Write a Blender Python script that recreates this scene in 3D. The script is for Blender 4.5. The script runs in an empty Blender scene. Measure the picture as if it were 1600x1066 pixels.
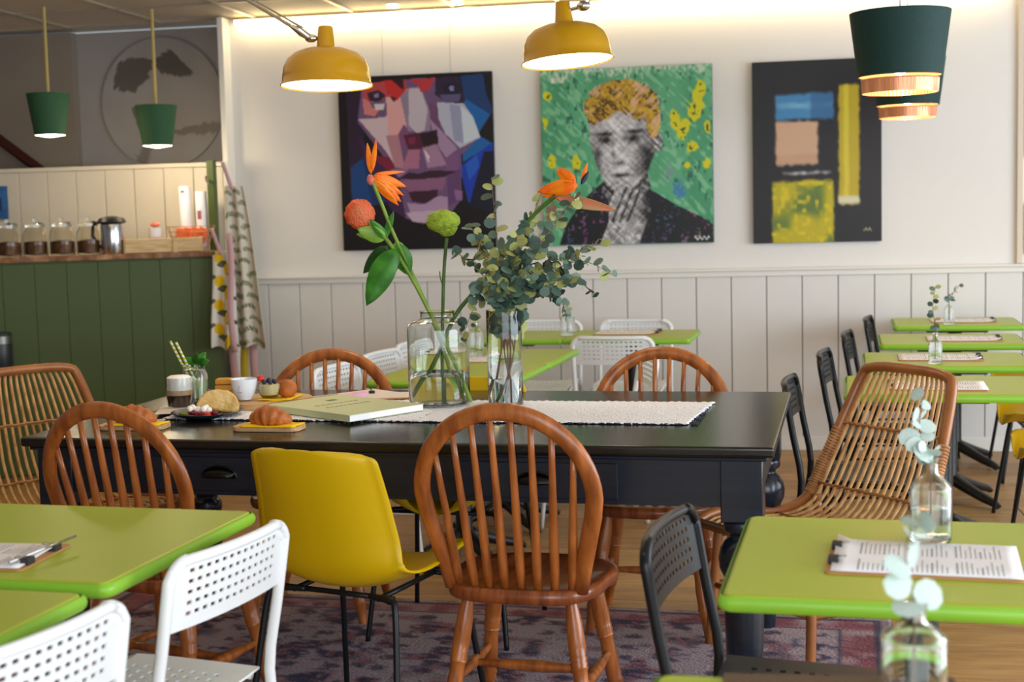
import bpy, math, random
import numpy as np
from mathutils import Vector, Matrix
random.seed(7)
rng = np.random.default_rng(11)
PI = math.pi
S = bpy.context.scene
COL = S.collection

# ------------------------------------------------------------------ camera, world, lights, exposure
EYE = 1.38
F, PIT, ROL, YAW = 2200.0, .092, -.0256, .187
def _w(x, y, z):
    c, s = math.cos(YAW), math.sin(YAW)
    return Vector((x*c - y*s, x*s + y*c, z))
_f = _w(0, math.cos(PIT), -math.sin(PIT)); _u = _w(0, math.sin(PIT), math.cos(PIT)); _r = _w(1, 0, 0)
_R = math.cos(ROL)*_r + math.sin(ROL)*_u
_U = -math.sin(ROL)*_r + math.cos(ROL)*_u
cam = bpy.data.cameras.new('camera')
cam.sensor_width = 36; cam.lens = F/1600*36; cam.clip_start = .02; cam.clip_end = 60
cam.dof.use_dof = True; cam.dof.focus_distance = 3.95; cam.dof.aperture_fstop = 4.2
co = bpy.data.objects.new('camera', cam); COL.objects.link(co)
m = Matrix((_R, _U, -_f)).transposed().to_4x4(); m.translation = (0, 0, EYE)
co.matrix_world = m
S.camera = co
S.view_settings.view_transform = 'Standard'; S.view_settings.look = 'None'
S.view_settings.exposure = 0.18; S.view_settings.gamma = 1.0
S.view_settings.use_curve_mapping = False

def lin(c):
    if isinstance(c, str):
        c = [int(c[i:i+2], 16)/255 for i in (0, 2, 4)]
    return tuple((v/12.92 if v <= .04045 else ((v+.055)/1.055)**2.4) for v in c[:3])

wd = bpy.data.worlds.new('world'); S.world = wd; wd.use_nodes = True
bg = wd.node_tree.nodes['Background']
bg.inputs[0].default_value = (.80, .90, 1.0, 1); bg.inputs[1].default_value = .8

def area(name, loc, rot, sx, sy, power, col, spread=PI):
    l = bpy.data.lights.new(name, 'AREA'); l.shape = 'RECTANGLE'; l.size = sx; l.size_y = sy
    l.energy = power; l.color = col; l.spread = spread
    o = bpy.data.objects.new(name, l); COL.objects.link(o); o.location = loc; o.rotation_euler = rot
    return o
def point(name, loc, power, col, r=.03):
    l = bpy.data.lights.new(name, 'POINT'); l.energy = power; l.color = col; l.shadow_soft_size = r
    o = bpy.data.objects.new(name, l); COL.objects.link(o); o.location = loc; return o
# daylight: tall shop windows in the right wall and behind the camera
area('window_light_side', (4.38, 3.6, 1.45), (0, PI/2, 0), 1.9, 5.8, 250, (.80, .90, 1.0))
area('window_light_front', (1.4, -.85, 1.45), (PI/2, 0, 0), 4.6, 1.9, 112, (.86, .93, 1.0))
# added warm fill below the ceiling, for the left side of the room
area('ceiling_light_room', (-2.4, 4.6, 2.50), (0, 0, 0), 3.0, 3.6, 20, (1.0, .74, .46))

# ------------------------------------------------------------------ materials
MATS = {}
def mat(name, col, rough=.5, metal=0.0, var=0.0, vscale=8.0, bump=0.0, bscale=60.0, stretch=(1, 1, 1), col2=None,
        coat=0.0, emit=None, estr=0.0, trans=0.0, ior=1.45, sheen=0.0, sss=0.0, alpha=1.0, spec=None):
    if name in MATS: return MATS[name]
    m = bpy.data.materials.new(name); m.use_nodes = True; MATS[name] = m
    nt = m.node_tree; b = nt.nodes['Principled BSDF']; L = nt.links
    c = lin(col)
    b.inputs['Base Color'].default_value = (*c, 1); b.inputs['Roughness'].default_value = rough
    b.inputs['Metallic'].default_value = metal
    if coat: b.inputs['Coat Weight'].default_value = coat; b.inputs['Coat Roughness'].default_value = .12
    if trans: b.inputs['Transmission Weight'].default_value = trans
    b.inputs['IOR'].default_value = ior
    if spec is not None: b.inputs['Specular IOR Level'].default_value = spec
    if sheen: b.inputs['Sheen Weight'].default_value = sheen
    if sss:
        b.inputs['Subsurface Weight'].default_value = sss; b.inputs['Subsurface Radius'].default_value = (.02, .01, .005)
    if alpha < 1: b.inputs['Alpha'].default_value = alpha
    if emit:
        b.inputs['Emission Color'].default_value = (*lin(emit), 1); b.inputs['Emission Strength'].default_value = estr
    tc = mp = None
    def coords():
        nonlocal tc, mp
        if mp is None:
            tc = nt.nodes.new('ShaderNodeTexCoord'); mp = nt.nodes.new('ShaderNodeMapping')
            mp.inputs['Scale'].default_value = stretch
            L.new(tc.outputs['Object'], mp.inputs['Vector'])
        return mp.outputs['Vector']
    if var or col2:
        n = nt.nodes.new('ShaderNodeTexNoise'); n.inputs['Scale'].default_value = vscale; n.inputs['Detail'].default_value = 6
        L.new(coords(), n.inputs['Vector'])
        r = nt.nodes.new('ShaderNodeValToRGB')
        c2 = lin(col2) if col2 else tuple(v*(1-var) for v in c)
        r.color_ramp.elements[0].position = .35; r.color_ramp.elements[1].position = .65
        r.color_ramp.elements[0].color = (*c2, 1)
        r.color_ramp.elements[1].color = (*(c if col2 else tuple(min(1, v*(1+var*.6)) for v in c)), 1)
        L.new(n.outputs['Fac'], r.inputs['Fac']); L.new(r.outputs['Color'], b.inputs['Base Color'])
    if bump:
        n2 = nt.nodes.new('ShaderNodeTexNoise'); n2.inputs['Scale'].default_value = bscale; n2.inputs['Detail'].default_value = 4
        L.new(coords(), n2.inputs['Vector'])
        bp = nt.nodes.new('ShaderNodeBump'); bp.inputs['Strength'].default_value = bump; bp.inputs['Distance'].default_value = .01
        L.new(n2.outputs['Fac'], bp.inputs['Height']); L.new(bp.outputs['Normal'], b.inputs['Normal'])
    return m
def paint_mat(name, rough=.5, sheen=0, bump=0):
    if name in MATS: return MATS[name]
    m = mat(name, 'ffffff', rough=rough, sheen=sheen, bump=bump, bscale=90)
    nt = m.node_tree; a = nt.nodes.new('ShaderNodeAttribute'); a.attribute_name = 'paint'
    nt.links.new(a.outputs['Color'], nt.nodes['Principled BSDF'].inputs['Base Color'])
    return m

WALL = mat('white_wall_paint', 'e2dfda', .55, bump=.04, bscale=14)
PLANKW = mat('grey_white_plank_paint', 'dddbd7', .45, var=.03, vscale=3, bump=.05, bscale=20)
SCREENP = mat('cream_plank_paint', 'd9d0bf', .5, var=.03, vscale=3)
GREYW = mat('grey_wall_paint', '949090', .7, var=.05, vscale=2)
BROWNW = mat('taupe_wall_paint', '857b70', .7, var=.06, vscale=2)
TRIM = mat('white_trim_paint', 'e4e1d9', .4)
CEIL = mat('ceiling_tile_face', 'c2b8a8', .55, var=.03, vscale=30)
CEILG = mat('ceiling_grid_metal', 'b8ae9c', .3, metal=.5)
FLOORM = mat('oak_floor', 'b58c56', .42, col2='9a7444', vscale=5, stretch=(1, 9, 9), bump=.05, bscale=30)
FLOORM2 = mat('oak_floor_dark', 'a8804c', .42, col2='8d6a3e', vscale=5, stretch=(1, 9, 9), bump=.05, bscale=30)
JOINT = mat('floor_joint', '5d452a', .8)
OAK = mat('windsor_oak', 'b3682f', .30, col2='82431a', vscale=34, stretch=(1.0, 1.0, .16), coat=.25)
OAKS = mat('windsor_seat_oak', '96502a', .28, col2='6b3316', vscale=9, stretch=(6, 1, 1), coat=.3)
BLACKT = mat('black_table_paint', '18222f', .22, var=.15, vscale=20, stretch=(.3, 3, 3), coat=.15, bump=.03, bscale=30)
BLACKTOP = mat('black_table_top', '15130f', .20, col2='1e1b16', vscale=12, stretch=(.25, 5, 5), bump=.05, bscale=26)
LIME = mat('lime_table_top', 'a3b52b', .38, var=.03, vscale=3)
LIMEE = mat('lime_table_edge', '86bd35', .35)
IRON = mat('black_cast_iron', '0e0e0f', .4, bump=.1)
BLKM = mat('black_metal', '15181c', .35, metal=.3)
BLKP = mat('black_plastic', '22262b', .35)
WHM = mat('white_metal', 'e9edf0', .3)
WHP = mat('white_plastic', 'e6ebef', .35)
YEL = mat('yellow_plastic', 'd6b004', .38, bump=.02, bscale=200)
RAT = mat('rattan_rod', 'd2a468', .45, col2='ab7a45', vscale=14, stretch=(3, 3, 1))
RATF = mat('rattan_frame', 'a0622f', .36, col2='834c22', vscale=10, coat=.2)
RATB = mat('rattan_binding', 'c08a54', .5, col2='9a6638', vscale=30)
CHROME = mat('polished_steel', 'c9ccd0', .14, metal=1)
STEEL = mat('dull_steel', '83857f', .35, metal=1)
PATINA = mat('dark_patina_steel', '2e302f', .35, metal=1)
GOLD = mat('ochre_lamp_enamel', 'b58600', .28, coat=.3)
LAMPIN = mat('lamp_inner_glow', 'ffffff', .5, emit='fff6e0', estr=9.0)
TEAL = mat('teal_lamp_fabric', '0e3431', .75, var=.08, vscale=60, bump=.05, bscale=300)
GREENL = mat('green_lamp_fabric', '2b5636', .75, var=.06, vscale=60)
COPPER = mat('copper_lining', 'e29a70', .3, metal=.35)
BULB = mat('lit_bulb', 'ffffff', .5, emit='fff0c8', estr=18)
LEDM = mat('led_strip_glow', 'ffffff', .5, emit='ffdf9c', estr=10)
CORDY = mat('pale_cord', 'c9b269', .6)
GLASS = mat('clear_glass', 'f7fbfa', .02, trans=1.0, ior=1.45)
GLASSG = mat('greenish_glass', 'f6fbf8', .08, trans=1.0, ior=1.45)
WATER = mat('clear_water', 'f4faf6', .0, trans=1.0, ior=1.33)
CGREEN = mat('green_counter_paint', '41521f', .5, var=.08, vscale=2.5)
WOODL = mat('pale_wood', 'd2ac7c', .5, col2='b98f5f', vscale=12, stretch=(1, 8, 8))
WOODD = mat('counter_edge_wood', 'a9784a', .5, col2='6d4523', vscale=14)
NAVY = mat('dark_plate_glaze', '27313a', .18, coat=.4)
PORC = mat('white_porcelain', 'e6ecf5', .12, coat=.4)
PAPER = mat('white_paper', 'efeef2', .6)
INK = mat('black_ink', '2a2a2e', .7)
GREYINK = mat('grey_print', '9a9aa2', .7)
NAPK = mat('yellow_napkin', 'f2c400', .8, bump=.15, bscale=80)
PASTRY = mat('croissant_crust', 'c67634', .5, col2='9c4f1d', vscale=22, bump=.4, bscale=70)
BREAD = mat('pale_cake', 'dcbb7c', .8, col2='c39b55', vscale=40, bump=.5, bscale=90)
CHEESE = mat('yellow_bread_slice', 'dfa846', .7, col2='c68628', vscale=14, bump=.3)
CREAM = mat('whipped_cream', 'f4efe9', .5, bump=.1)
BERRY = mat('dark_berry', '551126', .25, col2='8e1a24', vscale=30)
SBERRY = mat('red_strawberry', 'c8321f', .3)
BLUEB = mat('blueberry', '252a45', .4)
COFFEE = mat('coffee_layer', '2b140b', .1, coat=.3)
FOAM = mat('milk_foam', 'fdfaf6', .6)
LATTE = mat('latte_milk', 'd9b48c', .5)
MINTD = mat('mint_drink', 'a9b97b', .2, coat=.3)
LEAFG = mat('bright_leaf', '46902a', .4, col2='2c6a1c', vscale=18, sss=.1)
LEAFD = mat('dark_leaf', '2c5c22', .4, col2='1c4216', vscale=18)
LEAFL = mat('pale_leaf', '8bab3f', .4, col2='6c9430', vscale=10, sss=.1)
EUC1 = mat('eucalyptus_grey_green', '5f7a6a', .5, col2='4a6556', vscale=26)
EUC2 = mat('eucalyptus_yellow_green', 'a9a862', .5, col2='88935a', vscale=26)  # front-lit leaves: the light is put into the yellowish leaf colour
EUC3 = mat('eucalyptus_dark', '42594d', .5, col2='344a40', vscale=26)
EUCP = mat('pale_eucalyptus', 'c2cfca', .6, col2='a3b8b0', vscale=26)
TWIG = mat('red_brown_twig', '7d5a44', .6)
STEMG = mat('green_stem', '7f9c35', .45, col2='5e8128', vscale=14)
STEMD = mat('dark_green_stem', '4b7228', .45, col2='35561d', vscale=14)
ORANGE = mat('orange_petal', 'ff900f', .4, col2='f76a08', vscale=18, sss=.15)
CELO = mat('orange_celosia', 'f2520c', .7, col2='e58660', vscale=9, bump=1.0, bscale=160)
CELG = mat('green_celosia', 'a5bd3a', .8, col2='7f9c28', vscale=60, bump=1.0, bscale=140)
PURPLE = mat('purple_bract', '7c3d4e', .5, col2='4a5a4a', vscale=10)
BOOKC = mat('sage_book_cover', 'c9cfa4', .55)
PINKP = mat('pink_card', 'e7b3d4', .5)
BLUSH = mat('blush_paper', 'ded0cb', .7)
KRAFT = mat('kraft_board', 'b9854d', .6)
RUNM = mat('white_woven_cotton', 'f5f5fa', .95, bump=.6, bscale=140)
RUNK = mat('dark_fringe_thread', '3b3d48', .95)
CRATE = mat('crate_wood', 'd9bd8d', .6, col2='c39f69', vscale=14, stretch=(1, 6, 6))
ORPK = mat('orange_packet', 'e8641c', .5)
BROWNJ = mat('brown_jar_filling', '6e4018', .5, col2='3a200c', vscale=30)
JARGL = mat('jar_glass', 'f6f4ec', .04, trans=1.0, ior=1.3)
WIRE = mat('copper_wire', 'c99a6a', .35, metal=.7)
RIBP = mat('pink_ribbon', 'c9a3a6', .7)
RIBY = mat('yellow_ribbon', 'c0aa22', .7)
POSTB = mat('blue_poster', '3f78b4', .6, col2='2c568c', vscale=9)
BROWNP = mat('brown_press_board', '5a4634', .6)

# ------------------------------------------------------------------ geometry helpers
class G:
    def __init__(s, M=None): s.v = []; s.f = []; s.M = M
    def add(s, vs, fs):
        n = len(s.v); s.v += [tuple((s.M @ Vector(p)) if s.M else p) for p in vs]; s.f += [tuple(n+i for i in f) for f in fs]
        return s
    def box(s, c, d, rot=None):
        x, y, z = d[0]/2, d[1]/2, d[2]/2
        vs = [Vector(((i & 1)*2-1, ((i >> 1) & 1)*2-1, ((i >> 2) & 1)*2-1)) for i in range(8)]
        vs = [Vector((a.x*x, a.y*y, a.z*z)) for a in vs]
        if rot is not None: vs = [rot @ a for a in vs]
        vs = [tuple(a + Vector(c)) for a in vs]
        return s.add(vs, [(0, 2, 3, 1), (4, 5, 7, 6), (0, 1, 5, 4), (2, 6, 7, 3), (0, 4, 6, 2), (1, 3, 7, 5)])
    def tube(s, pts, r, seg=8, ref=None, r2=None, closed=False, cap=True):
        P = [Vector(p) for p in pts]; n = len(P)
        R = r if isinstance(r, (list, tuple)) else [r]*n
        R2 = R if r2 is None else (r2 if isinstance(r2, (list, tuple)) else [r2]*n)
        vs = []; prev = None
        for i in range(n):
            if closed: t = P[(i+1) % n]-P[i-1]
            else: t = P[min(i+1, n-1)]-P[max(i-1, 0)]
            if t.length < 1e-9: t = Vector((0, 0, 1))
            t.normalize()
            if ref is not None: a = Vector(ref).cross(t)
            elif prev is None:
                q = Vector((0, 0, 1)) if abs(t.z) < .9 else Vector((1, 0, 0)); a = q.cross(t)
            else: a = prev - t*prev.dot(t)
            if a.length < 1e-6: a = Vector((1, 0, 0))
            a.normalize(); b = t.cross(a); prev = a
            for k in range(seg):
                w = 2*PI*k/seg
                vs.append(tuple(P[i]+a*math.cos(w)*R[i]+b*math.sin(w)*R2[i]))
        fs = []
        for i in range(n if closed else n-1):
            j = (i+1) % n
            for k in range(seg):
                l = (k+1) % seg
                fs.append((i*seg+k, i*seg+l, j*seg+l, j*seg+k))
        if cap and not closed:
            fs.append(tuple(range(seg-1, -1, -1))); fs.append(tuple((n-1)*seg+k for k in range(seg)))
        return s.add(vs, fs)
    def lathe(s, prof, o=(0, 0, 0), seg=24, close=False):
        # prof: list of (r, z); close joins last to first (a thick wall)
        vs = []; fs = []; n = len(prof)
        for r, z in prof:
            for k in range(seg):
                w = 2*PI*k/seg; vs.append((o[0]+r*math.cos(w), o[1]+r*math.sin(w), o[2]+z))
        for i in range(n if close else n-1):
            j = (i+1) % n
            for k in range(seg):
                l = (k+1) % seg; fs.append((i*seg+k, i*seg+l, j*seg+l, j*seg+k))
        if not close:
            if prof[0][0] > 1e-6: fs.append(tuple(range(seg-1, -1, -1)))
            if prof[-1][0] > 1e-6: fs.append(tuple((n-1)*seg+k for k in range(seg)))
        return s.add(vs, fs)
    def sheet(s, fn, nu, nv, skip=None):
        vs = [tuple(fn(i/nu, j/nv)) for j in range(nv+1) for i in range(nu+1)]
        fs = [(j*(nu+1)+i, j*(nu+1)+i+1, (j+1)*(nu+1)+i+1, (j+1)*(nu+1)+i) for j in range(nv) for i in range(nu)
              if not (skip and skip(i, j))]
        return s.add(vs, fs)
    def prism(s, out, z0, z1):
        n = len(out)
        vs = [(x, y, z0) for x, y in out]+[(x, y, z1) for x, y in out]
        fs = [tuple(range(n-1, -1, -1)), tuple(range(n, 2*n))]+[(i, (i+1) % n, n+(i+1) % n, n+i) for i in range(n)]
        return s.add(vs, fs)
    def ball(s, c, r, nu=10, nv=7, nz=0.0, seed=0):
        q = random.Random(seed)
        if not isinstance(r, (tuple, list)): r = (r, r, r)
        vs = []; fs = []
        for j in range(nv+1):
            p = PI*j/nv
            for i in range(nu):
                w = 2*PI*i/nu; k = 1+(q.random()-.5)*nz if 0 < j < nv else 1
                vs.append((c[0]+r[0]*k*math.sin(p)*math.cos(w), c[1]+r[1]*k*math.sin(p)*math.sin(w), c[2]+r[2]*k*math.cos(p)))
        for j in range(nv):
            for i in range(nu):
                l = (i+1) % nu
                fs.append((j*nu+i, (j+1)*nu+i, (j+1)*nu+l, j*nu+l))
        return s.add(vs, fs)
    def build(s, name, m, parent=None, smooth=40, bevel=0, solid=0, sub=0, label=None, kind=None, seg=2):
        me = bpy.data.meshes.new(name); me.from_pydata(s.v, [], s.f); me.update()
        me.materials.append(m)
        bmv = __import__('bmesh'); bm = bmv.new(); bm.from_mesh(me)
        bmv.ops.remove_doubles(bm, verts=bm.verts, dist=1e-6)
        bmv.ops.recalc_face_normals(bm, faces=bm.faces); bm.to_mesh(me); bm.free()
        if smooth:
            me.shade_smooth()
            if smooth < 180: me.set_sharp_from_angle(angle=math.radians(smooth))
        o = bpy.data.objects.new(name, me); COL.objects.link(o)
        if parent is not None: o.parent = parent
        if solid:
            k = o.modifiers.new('solid', 'SOLIDIFY'); k.thickness = solid; k.offset = 0
        if bevel:
            k = o.modifiers.new('bevel', 'BEVEL'); k.width = bevel; k.segments = seg; k.limit_method = 'ANGLE'
        if sub:
            k = o.modifiers.new('sub', 'SUBSURF'); k.levels = sub; k.render_levels = sub
        if label: o['label'] = label
        if kind: o['kind'] = kind
        return o

def thing(name, label, cat, loc=(0, 0, 0), rz=0.0, group=None):
    o = bpy.data.objects.new(name, None); COL.objects.link(o); o.empty_display_size = .1
    o.location = loc; o.rotation_euler = (0, 0, rz); o['label'] = label; o['category'] = cat
    if group: o['group'] = group
    return o
def tag(o, label, cat, group=None):
    o['label'] = label; o['category'] = cat
    if group: o['group'] = group
    return o
def struct(o): o['kind'] = 'structure'; return o
def copy_tree(o, parent=None):
    c = o.copy(); COL.objects.link(c)
    if parent is not None: c.parent = parent
    for ch in list(o.children): copy_tree(ch, c)
    return c
def dup(o, loc, rz, label, group=None):
    c = copy_tree(o); c.location = loc; c.rotation_euler = (0, 0, rz); c['label'] = label
    if group: c['group'] = group
    elif 'group' in c: del c['group']
    return c
def inst(o, name, parent, loc, rot=(0, 0, 0), sc=(1, 1, 1), m=None):
    c = bpy.data.objects.new(name, o); COL.objects.link(c); c.parent = parent
    c.location = loc; c.rotation_euler = rot; c.scale = sc
    return c
def arc(n, a0, a1, rx, ry, cx=0, cy=0):
    return [(cx+rx*math.cos(a0+(a1-a0)*i/n), cy+ry*math.sin(a0+(a1-a0)*i/n)) for i in range(n+1)]
def rrect(w, d, r, n=4):
    out = []
    for cx, cy, a in ((w/2-r, d/2-r, 0), (-w/2+r, d/2-r, PI/2), (-w/2+r, -d/2+r, PI), (w/2-r, -d/2+r, 1.5*PI)):
        out += [(cx+r*math.cos(a+PI/2*i/n), cy+r*math.sin(a+PI/2*i/n)) for i in range(n+1)]
    return out
def smoothpts(pts, n=6):
    P = [Vector(p) for p in pts]; out = []
    for i in range(len(P)-1):
        p0 = P[max(i-1, 0)]; p1 = P[i]; p2 = P[i+1]; p3 = P[min(i+2, len(P)-1)]
        for k in range(n):
            t = k/n
            out.append(.5*((2*p1)+(p2-p0)*t+(2*p0-5*p1+4*p2-p3)*t*t+(3*p1-p0-3*p2+p3)*t*t*t))
    out.append(P[-1]); return out
def paint_sheet(name, fn, nu, nv, colfn, m, parent=None, solid=0):
    """grid mesh whose printed colours come from colfn(U, V) -> sRGB array; V runs downward"""
    g = G(); g.sheet(fn, nu, nv)
    me = bpy.data.meshes.new(name); me.from_pydata(g.v, [], g.f); me.update(); me.materials.append(m)
    V, U = np.meshgrid(np.linspace(0, 1, nv+1), np.linspace(0, 1, nu+1), indexing='ij')
    c = np.clip(colfn(U, V), 0, 1); c = np.where(c <= .04045, c/12.92, ((c+.055)/1.055)**2.4)
    a = me.color_attributes.new('paint', 'FLOAT_COLOR', 'POINT')
    buf = np.ones(((nu+1)*(nv+1), 4), np.float32); buf[:, :3] = c.reshape(-1, 3)
    a.data.foreach_set('color', buf.ravel())
    me.shade_smooth()
    o = bpy.data.objects.new(name, me); COL.objects.link(o)
    if parent is not None: o.parent = parent
    if solid:
        k = o.modifiers.new('solid', 'SOLIDIFY'); k.thickness = solid; k.offset = 0
    return o
def hx(c): return np.array([int(c[i:i+2], 16)/255 for i in (0, 2, 4)])
def inpoly(U, V, P):
    r = np.zeros(U.shape, bool); n = len(P); j = n-1
    for i in range(n):
        xi, yi = P[i]; xj, yj = P[j]
        c = ((yi > V) != (yj > V)) & (U < (xj-xi)*(V-yi)/((yj-yi) or 1e-9)+xi); r ^= c; j = i
    return r
def noise2(U, V, fx, fy, seed):
    q = np.random.default_rng(seed); t = q.random((int(fy)+3, int(fx)+3))
    x = U*fx; y = V*fy; i = x.astype(int); j = y.astype(int); a = x-i; b = y-j
    a = a*a*(3-2*a); b = b*b*(3-2*b)
    return (t[j, i]*(1-a)+t[j, i+1]*a)*(1-b)+(t[j+1, i]*(1-a)+t[j+1, i+1]*a)*b
def mixc(A, c, k): return A*(1-k[..., None])+hx(c)*k[..., None]

# ------------------------------------------------------------------ the room
ZC = 2.55
X0, X1, YB, YF = -6.3, 4.5, 8.0, -.95
XL = -3.17                                  # left end of the white back wall
g = G(); g.box(((X0+X1)/2, (YB+.4+YF)/2, -.06), (X1-X0, YB+.4-YF, .10)); floor = struct(g.build('floor', JOINT, smooth=0))
bw = .185
protos = {}
row = 0; y = 1.9; q = random.Random(3)
while y < YB-.02:
    xx = -4.3+q.random()*-.9
    while xx < 3.0:
        ln = q.choice([1.2, 1.5, 1.8]); k = (ln, q.random() < .45)
        if k not in protos:
            g = G(); g.box((0, 0, 0), (ln-.003, bw-.004, .016)); o = g.build('floorboard', FLOORM2 if k[1] else FLOORM, floor, smooth=0, bevel=.0015, seg=1)
            o.location = (xx+ln/2, y+bw/2, -.008); protos[k] = o
        else:
            o = protos[k].copy(); COL.objects.link(o); o.location = (xx+ln/2, y+bw/2, -.008)
        xx += ln
    y += bw
g = G(); g.box(((X0+X1)/2, (1.9+YF)/2, -.009), (X1-X0, 1.9-YF, .016)); g.build('floor_near_part', FLOORM, floor, smooth=0)
g = G(); g.box((3.75, 4.95, -.009), (1.5, 6.1, .016)); g.box((-5.75, 4.95, -.009), (1.1, 6.1, .016)); g.build('floor_side_part', FLOORM, floor, smooth=0)

# ceiling: metal grid with lay-in tiles
g = G(); g.box(((X0+X1)/2, (YB+.4+YF)/2, ZC+.06), (X1-X0, YB+.4-YF, .08)); ceiling = struct(g.build('ceiling', CEIL, smooth=0))
g = G(); 
tx0, tx1, ty0, ty1 = -6.0, 1.2, 4.4, 8.0
nx, ny = int((tx1-tx0)/.6), int(round((ty1-ty0)/.6))
for i in range(nx+1): g.box((tx0+i*.6, (ty0+ty1)/2, ZC+.004), (.024, ty1-ty0, .012))
for j in range(ny+1): g.box(((tx0+tx1)/2, ty0+j*.6, ZC+.004), (tx1-tx0, .024, .011))
g.build('ceiling_grid', CEILG, ceiling, smooth=0)
tp = None
for i in range(nx):
    for j in range(ny):
        if tp is None:
            g = G(); g.box((0, 0, 0), (.574, .574, .012)); tp = g.build('ceiling_tile', CEIL, ceiling, smooth=0, bevel=.002, seg=1); o = tp
        else: o = tp.copy(); COL.objects.link(o)
        o.location = (tx0+.3+i*.6, ty0+.3+j*.6, ZC+.014)

# white back wall with dado rail and planks below
g = G(); g.box(((XL+X1)/2, YB+.06, ZC/2), (X1-XL, .12, ZC)); wall_back = struct(g.build('wall_back', WALL, smooth=0))
g = G(); g.box(((XL+X1)/2, YB-.004, .5), (X1-XL, .010, 1.0)); g.build('plank_backing', mat('plank_groove', '8b8882', .8), wall_back, smooth=0)
pk = .195; plk = None
a = .333-pk*18
k = 0
while a+pk*k < 3.2:
    xa = a+pk*k
    if xa >= XL-.02:
        if plk is None:
            g = G(); g.box((0, 0, 0), (pk-.005, .014, .93)); plk = g.build('plank', PLANKW, wall_back, smooth=0, bevel=.002, seg=1); o = plk
        else: o = plk.copy(); COL.objects.link(o)
        o.location = (xa+pk/2, YB-.014, .995-.465)
    k += 1
g = G(); g.box(((XL+X1)/2, YB-.018, 1.000), (X1-XL, .036, .034)); g.box(((XL+X1)/2, YB-.028, 1.021), (X1-XL, .056, .014))
struct(g.build('trim_1', TRIM, smooth=0, bevel=.004))
g = G(); g.box(((XL+X1)/2, YB-.012, .04), (X1-XL, .024, .08)); struct(g.build('baseboard_back', TRIM, smooth=0, bevel=.004))
g = G(); g.box((1.288, YB-.012, (1.03+ZC)/2), (.03, .024, ZC-1.03)); struct(g.build('trim_2', mat('beige_trim_paint', 'd8c8b4', .5), smooth=0, bevel=.003))
g = G(); g.box((XL-.012, YB-.02, ZC/2), (.035, .17, ZC)); struct(g.build('trim_3', TRIM, smooth=0, bevel=.004))
g = G(); g.box(((X0+XL)/2, YB+.32, ZC/2), (XL-X0, .1, ZC)); struct(g.build('wall_recess', GREYW, smooth=0))
g = G(); g.box(((X0-4.28)/2, YB+.235, ZC/2), (-4.28-X0, .07, ZC)); struct(g.build('wall_stair', BROWNW, smooth=0))
g = G(); g.box((X0-.05, (YB+.4+YF)/2, ZC/2), (.1, YB+.4-YF, ZC)); struct(g.build('wall_left', GREYW, smooth=0))
# right wall with a tall window
g = G(); zs, zt, ya, yb = .45, 2.35, .6, 6.6
g.box((X1+.05, (YF+ya)/2, ZC/2), (.1, ya-YF, ZC)); g.box((X1+.05, (yb+YB)/2, ZC/2), (.1, YB-yb, ZC))
g.box((X1+.05, (ya+yb)/2, zs/2), (.1, yb-ya, zs)); g.box((X1+.05, (ya+yb)/2, (zt+ZC)/2), (.1, yb-ya, ZC-zt))
struct(g.build('wall_right', WALL, smooth=0))
g = G()
for yy in (ya+.03, (ya+yb)/2, yb-.03): g.box((X1+.05, yy, (zs+zt)/2), (.06, .06, zt-zs))
for zz in (zs+.03, zt-.03): g.box((X1+.05, (ya+yb)/2, zz), (.06, yb-ya, .06))
struct(g.build('window_1', TRIM, smooth=0))
g = G()
g.box(((X0-1.0)/2, YF-.05, ZC/2), (-1.0-X0, .1, ZC)); g.box(((X1+3.8)/2, YF-.05, ZC/2), (X1-3.8, .1, ZC))
g.box((1.4, YF-.05, .2), (4.8, .1, .4)); g.box((1.4, YF-.05, (2.4+ZC)/2), (4.8, .1, ZC-2.4))
struct(g.build('wall_front', WALL, smooth=0))
g = G()
for xx in (-.97, 1.4, 3.77): g.box((xx, YF-.05, 1.4), (.06, .06, 2.0))
struct(g.build('window_2', TRIM, smooth=0))

# LED strip on top of the back wall
t = thing('led_strip', 'glowing warm white light strip along the top edge of the white wall', 'light', (-.95, YB-.03, ZC-.02))
g = G(); g.box((0, .02, .006), (4.36, .02, .022)); g.build('strip_profile', CHROME, t, smooth=0)
g = G(); g.box((0, .006, -.004), (4.34, .014, .022)); g.build('strip_diffuser', LEDM, t, smooth=0)
area('led_strip_light', (-.95, YB-.05, ZC-.035), (.35, 0, 0), 4.3, .02, 6, (1.0, .76, .42))

# reflections of the LED strip in the ceiling, added as small glowing discs
sp = None
for i, (x, y) in enumerate(((-2.12, 7.84), (-1.75, 7.84))):
    t = thing('ceiling_spot', ['small lit recessed ceiling spot above the violet portrait painting', 'small lit recessed spot further right in the ceiling, near the wall'][i], 'light', (x, y, ZC-.006))
    g = G(); g.lathe([(.032, 0), (.04, 0), (.04, .008), (.032, .008)], seg=16, close=True); g.build('spot_ring', CHROME, t)
    g = G(); g.lathe([(0, .004), (.031, .004), (.031, .007), (0, .007)], seg=16); g.build('spot_lens', LAMPIN, t)

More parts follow.
